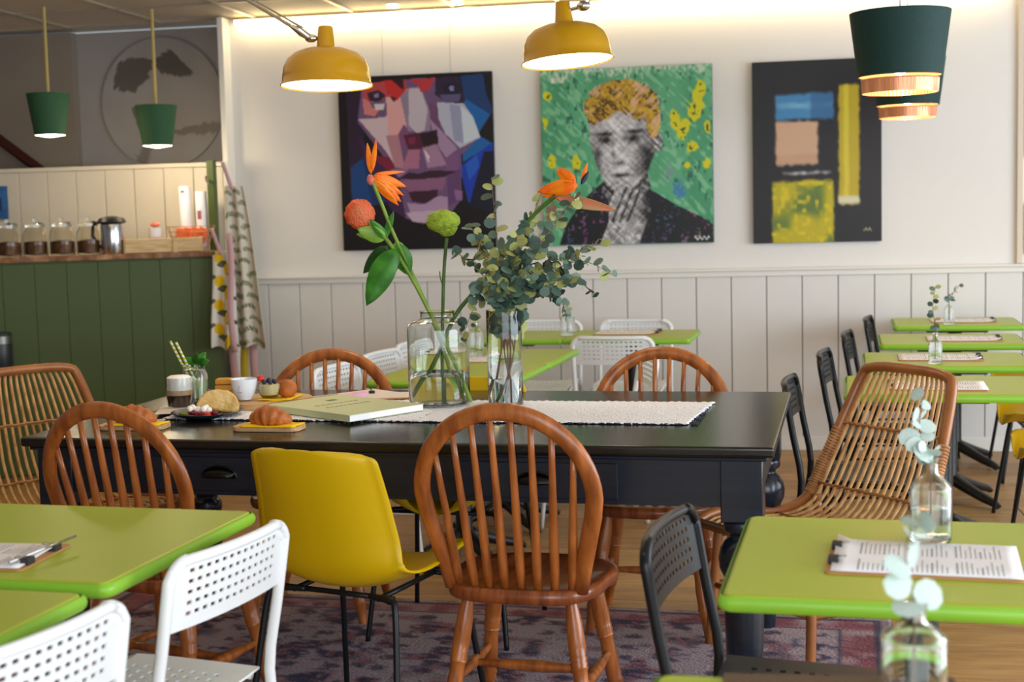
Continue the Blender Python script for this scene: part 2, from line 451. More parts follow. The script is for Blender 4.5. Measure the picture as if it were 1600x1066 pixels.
# ------------------------------------------------------------------ wall art
PAINT = paint_mat('canvas_print', .45, bump=.05)
def canvas(name, label, x0, x1, z0, z1, nu, nv, cf, edge):
    w, h = x1-x0, z1-z0
    t = thing(name, label, 'painting', ((x0+x1)/2, YB-.001, z0))
    g = G(); g.box((0, -.017, h/2), (w, .032, h)); g.build('canvas_frame', mat(name+'_edge', edge, .6), t, smooth=0, bevel=.002)
    paint_sheet('painted_front', lambda u, v: ((u-.5)*w*.998, -.0345, h*(1-v)*.998+.001), nu, nv, cf, PAINT, t)
    return t
def art_faceted(U, V):
    X = 345+U*655; Y = 315+V*720
    A = np.zeros(U.shape+(3,))+hx('0d0a12')
    for c, P in (
        ('2a1a36', [(380, 325), (470, 320), (450, 560), (470, 700), (440, 1000), (385, 900)]),
        ('14417c', [(388, 690), (455, 640), (480, 850), (392, 835)]), ('123060', [(440, 640), (520, 700), (560, 830), (478, 850)]),
        ('16386e', [(870, 330), (1000, 320), (1000, 480), (940, 560), (890, 450)]), ('1560a6', [(885, 420), (990, 490), (935, 570), (1000, 610), (870, 680)]),
        ('1238a8', [(855, 700), (1000, 600), (1000, 780), (890, 850)]), ('1c58c0', [(880, 690), (930, 650), (940, 700), (895, 760)]),
        ('0b0a14', [(965, 325), (1000, 320), (1000, 470), (975, 400)]), ('10142a', [(890, 860), (960, 640), (1000, 640), (1000, 900)]),
        ('6c5078', [(450, 345), (700, 330), (820, 340), (880, 430), (945, 580), (865, 650), (860, 830), (800, 905), (690, 930), (620, 905), (560, 850), (600, 740), (425, 500)]),
        ('3a1f48', [(425, 560), (590, 720), (620, 905), (560, 870), (470, 720)]), ('7a1a38', [(480, 640), (560, 650), (590, 720), (540, 700)]),
        ('cdb6bc', [(430, 490), (545, 485), (620, 400), (640, 470), (600, 560), (585, 690), (540, 620)]),
        ('dba2a0', [(550, 400), (612, 355), (655, 380), (642, 500), (602, 640), (560, 590)]),
        ('8d7d96', [(612, 400), (650, 370), (700, 365), (735, 460), (735, 545), (640, 545)]),
        ('bfb2be', [(650, 372), (700, 370), (728, 460), (712, 545), (680, 556), (645, 520)]),
        ('b8444c', [(450, 345), (545, 338), (615, 352), (560, 402), (455, 440)]), ('cf7c7c', [(450, 400), (480, 420), (540, 430), (500, 480), (455, 470)]),
        ('c22a2a', [(545, 333), (632, 333), (642, 372), (600, 418), (555, 385)]), ('32101a', [(575, 332), (630, 332), (626, 378)]),
        ('4a1420', [(560, 392), (600, 412), (585, 425)]),
        ('b5343e', [(650, 333), (762, 332), (735, 385), (700, 388), (688, 358)]), ('2a1c3c', [(765, 333), (860, 330), (890, 430), (850, 470), (760, 400)]),
        ('2e1c32', [(470, 382), (520, 372), (552, 396), (520, 422), (480, 415)]), ('8b7ea0', [(500, 388), (520, 386), (520, 404), (500, 402)]),
        ('6a5878', [(480, 420), (545, 420), (545, 445), (490, 445)]), ('d5c9cc', [(500, 430), (545, 428), (540, 452), (505, 455)]),
        ('1c1630', [(790, 362), (850, 350), (880, 376), (850, 408), (802, 402)]), ('7d7fa8', [(822, 370), (842, 368), (842, 390), (824, 390)]),
        ('5a5078', [(780, 402), (870, 402), (862, 432), (800, 438)]),
        ('b3b3c6', [(768, 432), (880, 442), (920, 500), (947, 582), (860, 622), (800, 562), (770, 492)]),
        ('c6cfd8', [(868, 452), (915, 490), (945, 578), (878, 606)]), ('9496b2', [(820, 440), (868, 452), (875, 605), (835, 590)]),
        ('6b4468', [(730, 432), (770, 442), (776, 542), (740, 502)]), ('a283a4', [(735, 500), (775, 540), (850, 625), (800, 660), (760, 600)]),
        ('7a4a72', [(585, 580), (625, 515), (652, 560), (642, 602), (610, 612)]), ('521a36', [(620, 562), (690, 552), (765, 560), (760, 612), (700, 622), (640, 622)]),
        ('260d1e', [(690, 562), (765, 542), (770, 602), (710, 617)]), ('7d2746', [(640, 575), (672, 570), (672, 598), (645, 600)]),
        ('b07a88', [(545, 560), (600, 560), (622, 700), (580, 692)]), ('a86a86', [(640, 622), (690, 622), (682, 700), (610, 700)]),
        ('a07a98', [(700, 617), (760, 602), (802, 690), (720, 700)]), ('dac8d2', [(705, 620), (730, 652), (724, 682)]),
        ('7a507e', [(800, 660), (850, 640), (855, 715), (800, 715)]), ('8e6a92', [(560, 700), (640, 700), (600, 740), (590, 730)]),
        ('35182e', [(588, 740), (640, 715), (680, 722), (730, 710), (850, 716), (790, 738), (700, 748)]),
        ('8a5a7c', [(605, 748), (800, 740), (782, 792), (700, 802), (636, 792)]), ('38182e', [(633, 796), (762, 790), (756, 832), (700, 846), (650, 836)]),
        ('a88aa8', [(628, 842), (700, 850), (762, 816), (802, 822), (802, 872), (700, 892), (640, 882)]), ('bba4ba', [(620, 882), (800, 872), (780, 912), (700, 926), (650, 920)]),
        ('5e3f6a', [(800, 742), (862, 702), (852, 832), (802, 862)]), ('8a6290', [(830, 790), (866, 800), (862, 840), (835, 832)])):
        A[inpoly(X, Y, P)] = hx(c)
    return A
def art_portrait(U, V):
    X = 845+U*271; Y = 112+V*267
    n = noise2(U, V, 9, 5, 1); n2 = noise2(U, V, 40, 30, 2); n3 = noise2(U, V, 90, 40, 3); n4 = noise2(U, V, 24, 16, 4)
    a_, b_ = (U+V)*.5, (U-V+1)*.5
    h1 = noise2(a_, b_, 22, 110, 31); h2 = noise2(a_, b_, 110, 22, 32); h3 = noise2(U, V, 100, 100, 33)
    A = np.zeros(U.shape+(3,))+hx('58a67a'); A = mixc(A, '3c8a60', np.clip((n-.35)*2, 0, 1)*.7); A = mixc(A, '8cc79a', np.clip((h1*.6+n2*.5-.58)*4, 0, .7))
    A = mixc(A, '1d5a48', np.clip((n3*.7+n4*.5-.86)*9, 0, .8))
    def blob(cx, cy, rx, ry): return np.exp(-(((X-cx)/rx)**2+((Y-cy)/ry)**2))
    yl = sum(blob(*b) for b in ((1090, 175, 15, 24), (1070, 208, 12, 20), (1098, 150, 9, 16), (1085, 235, 12, 10), (1105, 262, 9, 12), (1108, 205, 7, 14), (856, 150, 10, 8), (862, 250, 8, 14), (900, 255, 9, 16), (852, 190, 8, 12), (1056, 190, 8, 14), (892, 290, 8, 8), (1076, 262, 7, 8)))
    A = mixc(A, 'd3cc10', np.clip((yl*(.25+h1*.8+n2*.7)-.52)*5, 0, 1)); A = mixc(A, '2a3a20', np.clip((yl*h3*n2-.42)*9, 0, .8))
    A = mixc(A, 'd6dbc6', np.clip((n3-.25)*3, 0, 1)*np.clip((136-Y-22*n2)/9, 0, 1)*.85)
    A = mixc(A, '3a73b8', np.clip((blob(1062, 298, 13, 18)*(.2+h3)-.35)*6, 0, .8)); A = mixc(A, 'a34a3c', np.clip((blob(858, 330, 12, 26)*(.2+h3)-.4)*6, 0, .8)); A = mixc(A, '8f8aa0', np.clip((blob(1048, 272, 10, 16)*(.2+h3)-.4)*6, 0, .6))
    tx = (X > 862) & (X < 884) & (Y > 124) & (Y < 132); A = mixc(A, 'e6e2cc', tx*np.clip(n3*1.6-.2, 0, 1)*.9)
    jk = inpoly(X, Y, [(870, 379), (880, 350), (900, 322), (925, 296), (945, 282), (1005, 288), (1020, 298), (1060, 322), (1098, 340), (1116, 352), (1116, 379)])
    A[jk] = hx('12141c'); sp = np.clip((h3*.6+n2*.5-.74)*7, 0, .55)*jk
    A = A*(1-sp[..., None])+np.stack([.2+n*.8, .2+n4*.5, .25+n2*.6], -1)*sp[..., None]
    def grey(mask, k):
        s = np.clip(k, .07, .90); A[mask] = np.stack([s, s*.985, s*1.0], -1)[mask]
    rough = (h1-.5)*.55+(h2-.5)*.45+(h3-.5)*.35
    nk = inpoly(X, Y, [(948, 262), (1012, 262), (1018, 292), (1000, 320), (960, 325), (940, 300)]); grey(nk, .30+rough)
    hd = inpoly(X+2*(n2-.5), Y, [(921, 170), (1027, 170), (1030, 205), (1026, 240), (1014, 268), (998, 288), (978, 300), (962, 298), (944, 280), (931, 255), (923, 225)])
    k = .80-.28*np.clip(np.abs(X-968)/54, 0, 1)**1.5+rough*.45
    for cx, cy, rx, ry, d in ((948, 220, 12, 6, .5), (992, 218, 13, 6, .5), (946, 211, 15, 3, .55), (995, 208, 16, 3, .55), (949, 221, 4, 3, .35), (991, 219, 4, 3, .35), (968, 256, 9, 4, .45), (960, 240, 3, 14, .2), (972, 274, 15, 3.0, .6), (972, 286, 11, 3, .3), (1014, 250, 12, 24, .45), (934, 250, 7, 20, .35), (1000, 268, 8, 10, .25)):
        k = k-d*np.exp(-(((X-cx)/rx)**2+((Y-cy)/ry)**2))
    grey(hd, k)
    grey((((X-1031)/7)**2+((Y-226)/15)**2 < 1), .55+rough)
    hand = inpoly(X, Y, [(936, 379), (950, 345), (952, 318), (960, 298), (968, 284), (972, 276), (978, 278), (977, 290), (985, 292), (1000, 298), (1012, 308), (1018, 328), (1010, 350), (998, 379)])
    kk = .66+rough*1.0-.4*np.clip((X-998)/14, 0, 1)
    for fx in (976, 988, 1000): kk = kk-.45*np.exp(-((X-fx+.45*(Y-300))/2.2)**2)*((Y > 292) & (Y < 345))
    grey(hand, kk-rough*.35)
    ha = (((X-975)/60)**2+((Y-172)/42)**2 < 1+(h3-.5)*.3) & (Y < 180+10*np.abs((X-974)/40)**1.3*(1+n2)+14*(h1-.5))
    ha |= (((X-1024)/11)**2+((Y-192)/28)**2 < 1+(h3-.5)*.4)
    A[ha] = hx('b58a2a'); A = mixc(A, '4a2e18', ha*np.clip((h1*.6+n2*.5-.5)*5, 0, .85)); A = mixc(A, 'e6b9a0', ha*np.clip((h2*.6+n4*.5-.58)*6, 0, .8)); A = mixc(A, 'd2b010', ha*np.clip((.42-h3)*5, 0, .8))
    sg = (np.abs(Y-372-2*np.sin(X*.9)) < 1.2) & (X > 1086) & (X < 1110); A[sg] = hx('d8d8d8')
    return A
def art_abstract(U, V):
    """generic colour-field study on black"""
    n = noise2(U, V, 8, 10, 5); n2 = noise2(U, V, 30, 40, 6)
    A = np.zeros(U.shape+(3,))+hx('17161a')
    def soft(x0, x1, y0, y1, s=.02):
        w = .012*(n2-.5)
        return np.clip((U+w-x0)/s, 0, 1)*np.clip((x1-U-w)/s, 0, 1)*np.clip((V+w-y0)/s, 0, 1)*np.clip((y1-V+w)/s, 0, 1)
    A = mixc(A, 'c9a284', soft(.17, .52, .32, .58)); A = mixc(A, 'b5836a', soft(.17, .52, .50, .58)*.6*n)
    A = mixc(A, '3f82b4', soft(.17, .64, .17, .33)); A = mixc(A, '7fb0cf', soft(.17, .64, .22, .27)*n); A = mixc(A, '25507e', soft(.45, .64, .17, .33)*.5)
    A = mixc(A, 'b8a21e', soft(.66, .84, .13, .80)); A = mixc(A, 'd9cb3c', soft(.70, .76, .13, .80)*.7); A = mixc(A, 'd2cdb4', soft(.66, .84, .74, .80))
    A = mixc(A, 'd6d2cf', soft(.22, .62, .60, .63))
    A = mixc(A, 'b5a812', soft(.14, .64, .65, 1.1)); A = mixc(A, '4f6d33', soft(.14, .64, .65, 1.1)*np.clip((n-.5)*2.5, 0, .9)); A = mixc(A, 'd8c010', soft(.14, .64, .65, 1.1)*np.clip((n2-.6)*3, 0, .8))
    sg = (np.abs(V-.935-.006*np.sin(U*220)) < .005) & (U > .86) & (U < .92); A[sg] = hx('9a9474')
    return A
canvas('portrait_painting', 'square painting of a close-up face in faceted violet, red and blue shapes', -2.50, -1.586, 1.172, 2.178, 200, 210, art_faceted, '15101a')
canvas('portrait_painting', 'green canvas with grey portrait of a golden-haired man raising a finger', -1.307, -.343, 1.176, 2.166, 240, 240, art_portrait, '6a8f66')
canvas('abstract_painting', 'narrow black canvas with yellow, blue and tan areas, right of the green one', -.125, .567, 1.165, 2.16, 110, 150, art_abstract, '1a191c')
g = G(); 
for s in (-1, 1): g.tube([(s*.2, 0, 0), (s*.2, 0, .33)], .0012, 4)
o = g.build('hanging_wire', STEEL); o.location = (-2.03, YB-.012, 2.179); tag(o, 'thin hanging wires running from the violet painting up to the ceiling', 'wire')

def round_art(U, V):
    X = (U-.5)*2; Y = (V-.5)*2; n = noise2(U, V, 8, 8, 9); n2 = noise2(U, V, 30, 30, 10)
    A = np.zeros(U.shape+(3,))+hx('979392'); A = mixc(A, '8a8685', n*.6)
    d = lambda P: inpoly(X+.05*(n2-.5), Y+.05*(n2-.5), P)
    for c, P in (('4a4340', [(-.82, -.25), (-.7, -.62), (-.45, -.72), (-.1, -.66), (-.2, -.4), (-.45, -.18)]), ('453e3b', [(-.1, -.6), (.02, -.78), (.2, -.8), (.55, -.42), (.3, -.4), (0, -.45)]),
                 ('575150', [(-.5, .05), (-.22, .1), (-.2, .45), (-.42, .4)]), ('6a635e', [(.05, .42), (.95, .32), (.93, .5), (.05, .5)]), ('6b6560', [(-.5, .95), (-.35, .62), (-.2, .65), (-.3, .98)])):
        A[d(P)] = A[d(P)]*.2+hx(c)*.8
    return A
t = thing('round_picture', 'large round grey picture with dark brush shapes on the grey wall', 'picture', (-3.72, YB+.268, 2.10))
g = G(); g.tube([(0, 0, 0), (0, -.02, 0)], .40, 48); g.build('picture_disc', mat('picture_disc_edge', '8f8c8b', .6), t)
paint_sheet('printed_face', lambda u, v: ((u-.0)*0+(.398*math.sqrt(max(v, 1e-9)))*math.cos(2*PI*u), -.0212, .398*math.sqrt(max(v, 1e-9))*math.sin(2*PI*u)), 96, 40,
            lambda U, V: round_art(.5+.5*np.sqrt(V)*np.cos(2*PI*U), .5-.5*np.sqrt(V)*np.sin(2*PI*U)), paint_mat('picture_print', .6), t)
for i, (z0, z1) in enumerate(((1.60, 2.28), (1.02+.06, 1.35))):
    t = thing('picture_frame', ['tall beige picture frame at the right edge of the wall, upper one', 'small beige picture frame at the right edge of the wall, lower one'][i], 'frame', (1.325+.25, YB-.001, z0))
    h = z1-z0; g = G()
    for s in (-1, 1): g.box((s*.235, -.015, h/2), (.03, .028, h))
    for s in (0, 1): g.box((0, -.015, .015+s*(h-.03)), (.44, .028, .03))
    g.build('frame_border', mat('beige_frame', '9f917c', .5), t, smooth=0, bevel=.002)
    g = G(); g.box((0, -.01, h/2), (.44, .012, h-.06)); g.build('picture_sheet', PAPER, t, smooth=0)

# dark diagonal stair handrail in the left recess
g = G(); g.tube([(-5.35, YB+.08, 2.36), (-4.35, YB+.08, 1.62)], .032, 10, ref=(0, 1, 0), r2=.02)
o = g.build('stair_handrail', mat('dark_red_wood', '3a1712', .3)); tag(o, 'dark red-brown wooden stair handrail slanting down in the left recess', 'handrail')

# ------------------------------------------------------------------ plank screen, counter
t = thing('plank_screen', 'cream half-height plank partition behind the green counter', 'partition', (-3.2, YB-.1, 0))
g = G(); g.box((-1.5, .03, .85), (3.0, .03, 1.69)); g.build('screen_back', mat('screen_groove', '8c8272', .8), t, smooth=0)
pl = None
for i in range(16):
    if pl is None:
        g = G(); g.box((0, 0, 0), (.183, .014, .50)); pl = g.build('plank', SCREENP, t, smooth=0, bevel=.002, seg=1); o = pl
    else: o = pl.copy(); COL.objects.link(o)
    o.location = (-.095-.188*i, .008, 1.44)
g = G(); g.box((-1.5, .015, 1.70), (3.02, .07, .025)); g.build('top_ledge', mat('screen_ledge', 'ddd3c0', .4), t, smooth=0, bevel=.003)
g = G(); g.box((-1.5, .006, .95), (3.0, .02, .48)); g.build('lower_panel', SCREENP, t, smooth=0)

CA = math.atan2(7.489-6.943, -3.087+4.103)
t = thing('counter', 'dark green panelled bar counter with a rough wooden top', 'counter', (-3.075, 7.49, 0), CA)
g = G(); g.box((-1.25, .20, .585), (2.5, .36, 1.17)); g.build('counter_body', CGREEN, t, smooth=0)
pl = None
for i in range(15):
    if pl is None:
        g = G(); g.box((0, 0, 0), (.1645, .014, 1.15)); pl = g.build('panel', CGREEN, t, smooth=0, bevel=.0015, seg=1); o = pl
    else: o = pl.copy(); COL.objects.link(o)
    o.location = (-.083-.1655*i, .012, .585)
g = G(); out = [(0.0, .37), (-2.5, .37)]+[(-2.5+2.5*k/30, -.012+.012*math.sin(k*2.1)*math.cos(k*.7)) for k in range(31)]
g.prism(out, 1.17, 1.20); g.build('counter_top', WOODD, t, smooth=0, bevel=.003)
def onc(x, y, z=1.2):      # counter coordinates -> world
    c, s = math.cos(CA), math.sin(CA); return (-3.075+x*c-y*s, 7.49+x*s+y*c, z)
# glass jars with brown filling and pale paper cups above
def jar(scale=1.0):
    t = thing('glass_jar', 'x', 'jar')
    g = G(); g.lathe([(.070, 0), (.078, .01), (.078, .115), (.06, .14), (.06, .15), (.055, .15), (.055, .138), (.073, .112), (.073, .012), (0, .008)], seg=20); g.build('jar_body', JARGL, t)
    g = G(); g.lathe([(0, .0095), (.070, .0125), (.071, .075), (.03, .082), (0, .08)], seg=20); g.build('jar_filling', BROWNJ, t)
    g = G(); g.lathe([(0, .151), (.062, .151), (.062, .165), (.05, .175), (.012, .178), (.012, .195), (0, .198)], seg=20); g.build('jar_lid', GLASSG, t)
    return t
j = jar(); jl = ['leftmost of the brown-filled glass jars on the counter', 'second brown-filled glass jar from the left on the counter', 'third brown-filled glass jar from the left on the counter', 'brown-filled glass jar on the counter nearest the steel jug']
for i, xx in enumerate((-1.12, -.98, -.84, -.70)):
    o = j if i == 0 else copy_tree(j); o['label'] = jl[i]; o['group'] = 'glass jars on the counter'; o.location = onc(xx, .10+.02*(i % 2)); o.scale = (.86, .86, 1.05)
t = thing('thermos_jug', 'polished steel thermos jug with a black lid on the counter', 'jug', onc(-.575, .07), 0)
g = G(); g.lathe([(0, 0), (.052, 0), (.055, .01), (.055, .135), (.05, .155), (0, .157)], seg=24); g.build('jug_body', CHROME, t); t.scale = (1.12, 1.12, 1.12)
g = G(); g.lathe([(0, .156), (.062, .150), (.072, .158), (.06, .176), (.02, .186), (0, .187)], seg=24); g.tube([(-.06, 0, .16), (-.10, 0, .15), (-.105, 0, .09), (-.07, 0, .04), (-.052, 0, .035)], .009, 8); g.build('jug_lid', BLKP, t)
t = thing('wooden_crate', 'low pale wooden crate on the counter', 'crate', onc(-.305, .10), CA); t.scale = (1.25, 1, 1)
for ey in (-.075, .075): g = G(); g.box((0, ey, .04), (.33, .01, .075)); g.build('side_board', CRATE, t, smooth=0, bevel=.002)
for ex, ey, sx_, sy_ in ((-.165, 0, .012, .15), (.165, 0, .012, .15), (.05, -.085, .02, .008)): g = G(); g.box((ex, ey, .04), (sx_, sy_, .08)); g.build('end_board', CRATE, t, smooth=0, bevel=.002)
g = G(); g.box((0, 0, .006), (.33, .15, .008)); g.build('base_board', CRATE, t, smooth=0)
t = thing('wire_basket', 'copper wire basket with orange packets on the counter', 'basket', onc(-.13, .27), CA)
g = G()
for z, rr in ((.02, .085), (.05, .095), (.08, .105), (.11, .115), (.14, .125)): g.tube([(rr*1.1*math.cos(a*PI/8), rr*.8*math.sin(a*PI/8), z) for a in range(16)], .0022, 5, closed=True)
for a in range(16):
    c, s_ = math.cos(a*PI/8), math.sin(a*PI/8); g.tube([(.07*1.1*c, .07*.8*s_, .003), (.085*1.1*c, .085*.8*s_, .02), (.125*1.1*c, .125*.8*s_, .14)], .0018, 4)
g.build('basket_wire', WIRE, t)
q = random.Random(5)
for k in range(4):
    g = G(); g.box((0, 0, 0), (.06, .03, .09), Matrix.Rotation(q.uniform(-.5, .5), 3, 'Y')); o = g.build('snack_packet', ORPK, None, smooth=0, bevel=.006)
    x, y, z = onc(-.13-.055+.038*k, .27+.012*(k % 2), 1.2+.085); o.location = (x, y, z); o.rotation_euler = (0, 0, CA); tag(o, 'orange snack packet standing in the copper wire basket', 'packet', 'orange packets in the wire basket')
for k, (px_, hh, lb) in enumerate(((-.15, .37, 'tall white paper roll standing behind the basket, the taller one'), (-.06, .34, 'white printed paper roll right of the taller roll on the counter'))):
    t = thing('paper_roll', lb, 'roll', onc(px_, .335), 0)
    g = G(); g.lathe([(.014, 0), (.032, 0), (.033, .005), (.033, hh-.004), (.031, hh), (.014, hh)], seg=18, close=True); g.build('roll_body', PAPER, t)
    g = G(); g.box((.0, -.0325, hh-.03 if k == 0 else hh*.6), (.022, .003, .014 if k == 0 else .05)); g.build('roll_print', mat('red_blue_print', '9a5a6a', .6), t, smooth=0)
t = thing('cup_stack', 'short stack of white paper cups beside the crate', 'cups', onc(-.33, .27), 0)
g = G()
for k in range(5): g.lathe([(.028, .012*k), (.038, .012*k+.085), (.040, .012*k+.088), (.036, .012*k+.088), (.026, .012*k+.004)], seg=16)
g.build('paper_cups', PAPER, t)
g = G(); g.ball((0, 0, .155), (.03, .02, .015), 10, 6); g.build('red_scoop', mat('coral_plastic', 'd9705f', .4), t)
t = thing('blue_poster', 'blue card pinned to the cream planks at the left edge', 'poster', (-4.67, YB-.115, 1.42))
g = G(); g.box((0, 0, .09), (.17, .003, .20)); g.build('card', POSTB, t, smooth=0)
g = G(); g.box((.02, -.003, .08), (.05, .002, .08)); g.build('card_print', mat('dark_blue_print', '1f3f6a', .6), t, smooth=0)
# wall shelf on the counter face
t = thing('wall_shelf', 'small wooden shelf fixed to the green counter front at the left edge', 'shelf', onc(-1.20, -.065, .58), CA)
g = G(); g.box((0, 0, 0), (.24, .12, .018)); g.build('shelf_board', WOODD, t, smooth=0, bevel=.002)
t = thing('tin_canister', 'black canister with a silver band on the small shelf', 'tin', onc(-1.19, -.066, .5895), CA)
g = G(); g.lathe([(0, 0), (.062, 0), (.065, .006), (.065, .205), (.06, .212), (0, .214)], seg=24); g.build('canister_body', BLKP, t)
g = G(); g.lathe([(.0655, .155), (.0662, .155), (.0662, .195), (.0655, .195)], seg=24, close=True); g.build('silver_band', STEEL, t)

# coat board with aprons at the counter end
t = thing('coat_post', 'dark green post with hooks at the end of the counter', 'post', (-3.215, 7.76, 0))
g = G(); g.box((0, 0, .86), (.045, .045, 1.72)); g.build('post_body', CGREEN, t, smooth=0, bevel=.003)
g = G(); g.tube([(.0, -.02, 1.60), (.0, -.06, 1.585), (0, -.08, 1.60), (0, -.085, 1.625)], .006, 8); g.build('hook', CHROME, t)
def fern(U, V):
    A = np.zeros(U.shape+(3,))+hx('cfc8b8'); n = noise2(U, V, 6, 30, 12)
    for k in range(28):
        q = random.Random(k); cx = (k % 2+.4+(k//2 % 2)*.45)/2.3; cy = (k//2+.5)/14+q.uniform(-.006, .006)
        a = q.uniform(-.5, .5); x = (U-cx)*.17; yv = (V-cy)*.90
        xr = x*math.cos(a)+yv*math.sin(a); yr = -x*math.sin(a)+yv*math.cos(a)
        m_ = (np.abs(xr) < .030) & (np.abs(yr-12*xr*xr) < .013) & (np.sin(xr*900+yr*300) > -.5)
        A[m_] = hx('4f5f2c')
    return A
def lemon(U, V):
    A = np.zeros(U.shape+(3,))+hx('d6d3cc')
    for k in range(9):
        q = random.Random(k+50); cx = .30+.38*(k % 2); cy = (k+.5)/8
        e = ((U-cx)*.15/.030)**2+((V-cy)*.54/.034)**2 < 1; A[e] = hx('d9b40e')
        e = ((U-cx-.2)*.15/.030)**2+((V-cy-.055)*.54/.012)**2 < 1; A[e] = hx('4a5a34')
        e = ((U-cx+.3)*.15/.025)**2+((V-cy+.045)*.54/.014)**2 < 1; A[e] = hx('5c6152')
    return A
CLOTH = paint_mat('apron_cotton', .85, bump=.1)
def apron(name, label, loc, h, w0, w1, cf, nf, sk, strap):
    t = thing(name, label, 'apron', loc, .12)
    def fn(u, v):
        w = w0+(w1-w0)*v**.8; x = (u-.5)*w+sk*v
        return (x, -.025*v-.035*math.sin(u*nf*2*PI+v*1.5)*(.25+.75*v)+.01*math.sin(v*6), -v*h+.012*math.sin(u*nf*2*PI)*v)
    paint_sheet('apron_cloth', fn, 60, 130, cf, CLOTH, t, solid=.003)
    g = G(); g.sheet(lambda u, v: ((u-.5)*.022-.05*(1-v), -.03, .13-v*.15), 2, 10); g.build('neck_strap', RIBP, t, solid=.003)
    return t
ap = apron('hanging_apron', 'cream apron with green fern print hanging at the counter end', (-2.965, 7.46, 1.56), .90, .10, .22, fern, 2.0, .055, 1)
for k, (xx, mm, nm) in enumerate(((.02, RIBY, 'yellow_ribbon'), (.075, RIBP, 'pink_ribbon'), (-.045, RIBP, 'pink_ribbon'))):
    g = G(); g.sheet(lambda u, v: (xx+(u-.5)*.045+.008*math.sin(v*7+k), .02+.01*math.sin(v*5+k), -.55-v*.72), 2, 14); g.build(nm, mm, ap, solid=.002)
ap2 = apron('hanging_apron', 'white apron with yellow lemon print, partly behind the fern apron', (-3.02, 7.395, 1.20), .54, .11, .14, lemon, 1.5, .0, -1)
g = G(); g.sheet(lambda u, v: (.055+(u-.5)*.035+.008*math.sin(v*7), -.062, .10-v*.66), 2, 14); g.build('pink_tie', RIBP, ap2, solid=.002)

# ------------------------------------------------------------------ rug
t = thing('rug', 'worn oriental rug in dull red, violet and blue under the black table', 'rug', (-1.05, 4.0, 0), -.049)
RUGM = mat('rug_pile', '8b6a6e', .95, bump=.5, bscale=120)
def rug(U, V):
    n = noise2(U, V, 40, 26, 21); n2 = noise2(U, V, 120, 90, 22); n3 = noise2(U, V, 14, 9, 23)
    A = np.zeros(U.shape+(3,))+hx('a8949a'); A = mixc(A, '8e4f58', np.clip((n-.5)*4, 0, 1)*.7); A = mixc(A, '2f3350', np.clip((n2*.6+n*.5-.58)*5, 0, 1)*.85)
    A = mixc(A, 'a89490', np.clip((n3-.5)*3, 0, 1)*np.clip((n2-.35)*3, 0, .8))
    P = np.abs(np.sin(U*60)*np.cos(V*44)); A = mixc(A, '3a2f44', np.clip((P-.72)*6, 0, .7)*(n2 > .3))
    b = np.minimum(np.minimum(U, 1-U)*2.7, np.minimum(V, 1-V)*1.6)
    A = mixc(A, '8a4a50', ((b > .04) & (b < .15))*np.clip(n+.1, 0, .8)); A = mixc(A, '2c3048', (((b > .035) & (b < .05)) | ((b > .15) & (b < .165)))*.7)
    A = mixc(A, '9a8580', (b < .03)*.6)
    return A
paint_sheet('rug_pile', lambda u, v: ((u-.5)*2.75, (.5-v)*1.5, .007+.001*math.sin(u*40)*math.sin(v*33)), 220, 130, rug, paint_mat('rug_print', .95, bump=.5), t, solid=.008)

# ------------------------------------------------------------------ black dining table
TR = -.049
t = big = thing('dining_table', 'large black farmhouse table with turned legs and cup-handled drawers', 'table', (-.01, 3.56, 0), TR)
# local: x runs from 0 to -L, y from 0 to D ; front right corner at the origin
L_, D_, H_ = 2.13, 1.09, .77
g = G(); g.box((-L_/2, D_/2, H_-.014), (L_, D_, .028)); g.build('table_top', BLACKTOP, t, smooth=0, bevel=.008, seg=3)
g = G(); g.box((-L_/2, D_/2, H_-.034), (L_-.035, D_-.035, .012)); g.build('top_moulding', BLACKT, t, smooth=0, bevel=.005)
AZ = H_-.04; AH = .124
for nm, c, d in (('front_apron', (-L_/2, .055, AZ-AH/2), (L_-.26, .022, AH)), ('back_apron', (-L_/2, D_-.055, AZ-AH/2), (L_-.26, .022, AH)), ('side_apron', (-.055, D_/2, AZ-AH/2), (.022, D_-.26, AH)), ('side_apron', (-L_+.055, D_/2, AZ-AH/2), (.022, D_-.26, AH))):
    g = G(); g.box(c, d); g.build(nm, BLACKT, t, smooth=0, bevel=.002)
g = G(); g.box((-L_/2, D_/2, AZ-.03), (L_-.2, .06, .05)); g.build('cross_rail', BLACKT, t, smooth=0)
def legprof():
    return [(.044, .570), (.051, .562), (.053, .548), (.050, .536), (.038, .530), (.037, .520), (.050, .508), (.061, .490), (.066, .465), (.064, .440), (.053, .415), (.040, .400), (.040, .392),
            (.050, .384), (.054, .370), (.054, .355), (.051, .345), (.052, .33), (.047, .16), (.040, .145), (.040, .138), (.047, .130), (.050, .118), (.050, .104), (.044, .094), (.038, .088), (.032, .0)]
for x, y in ((-.085, .09), (-L_+.085, .09), (-.085, D_-.09), (-L_+.085, D_-.09)):
    g = G(); g.box((x, y, (AZ+.565)/2+.002), (.108, .108, AZ-.565)); g.lathe([(r, z) for r, z in legprof()], (x, y, 0), 24); g.build('leg', BLACKT, t, bevel=.003, smooth=35)
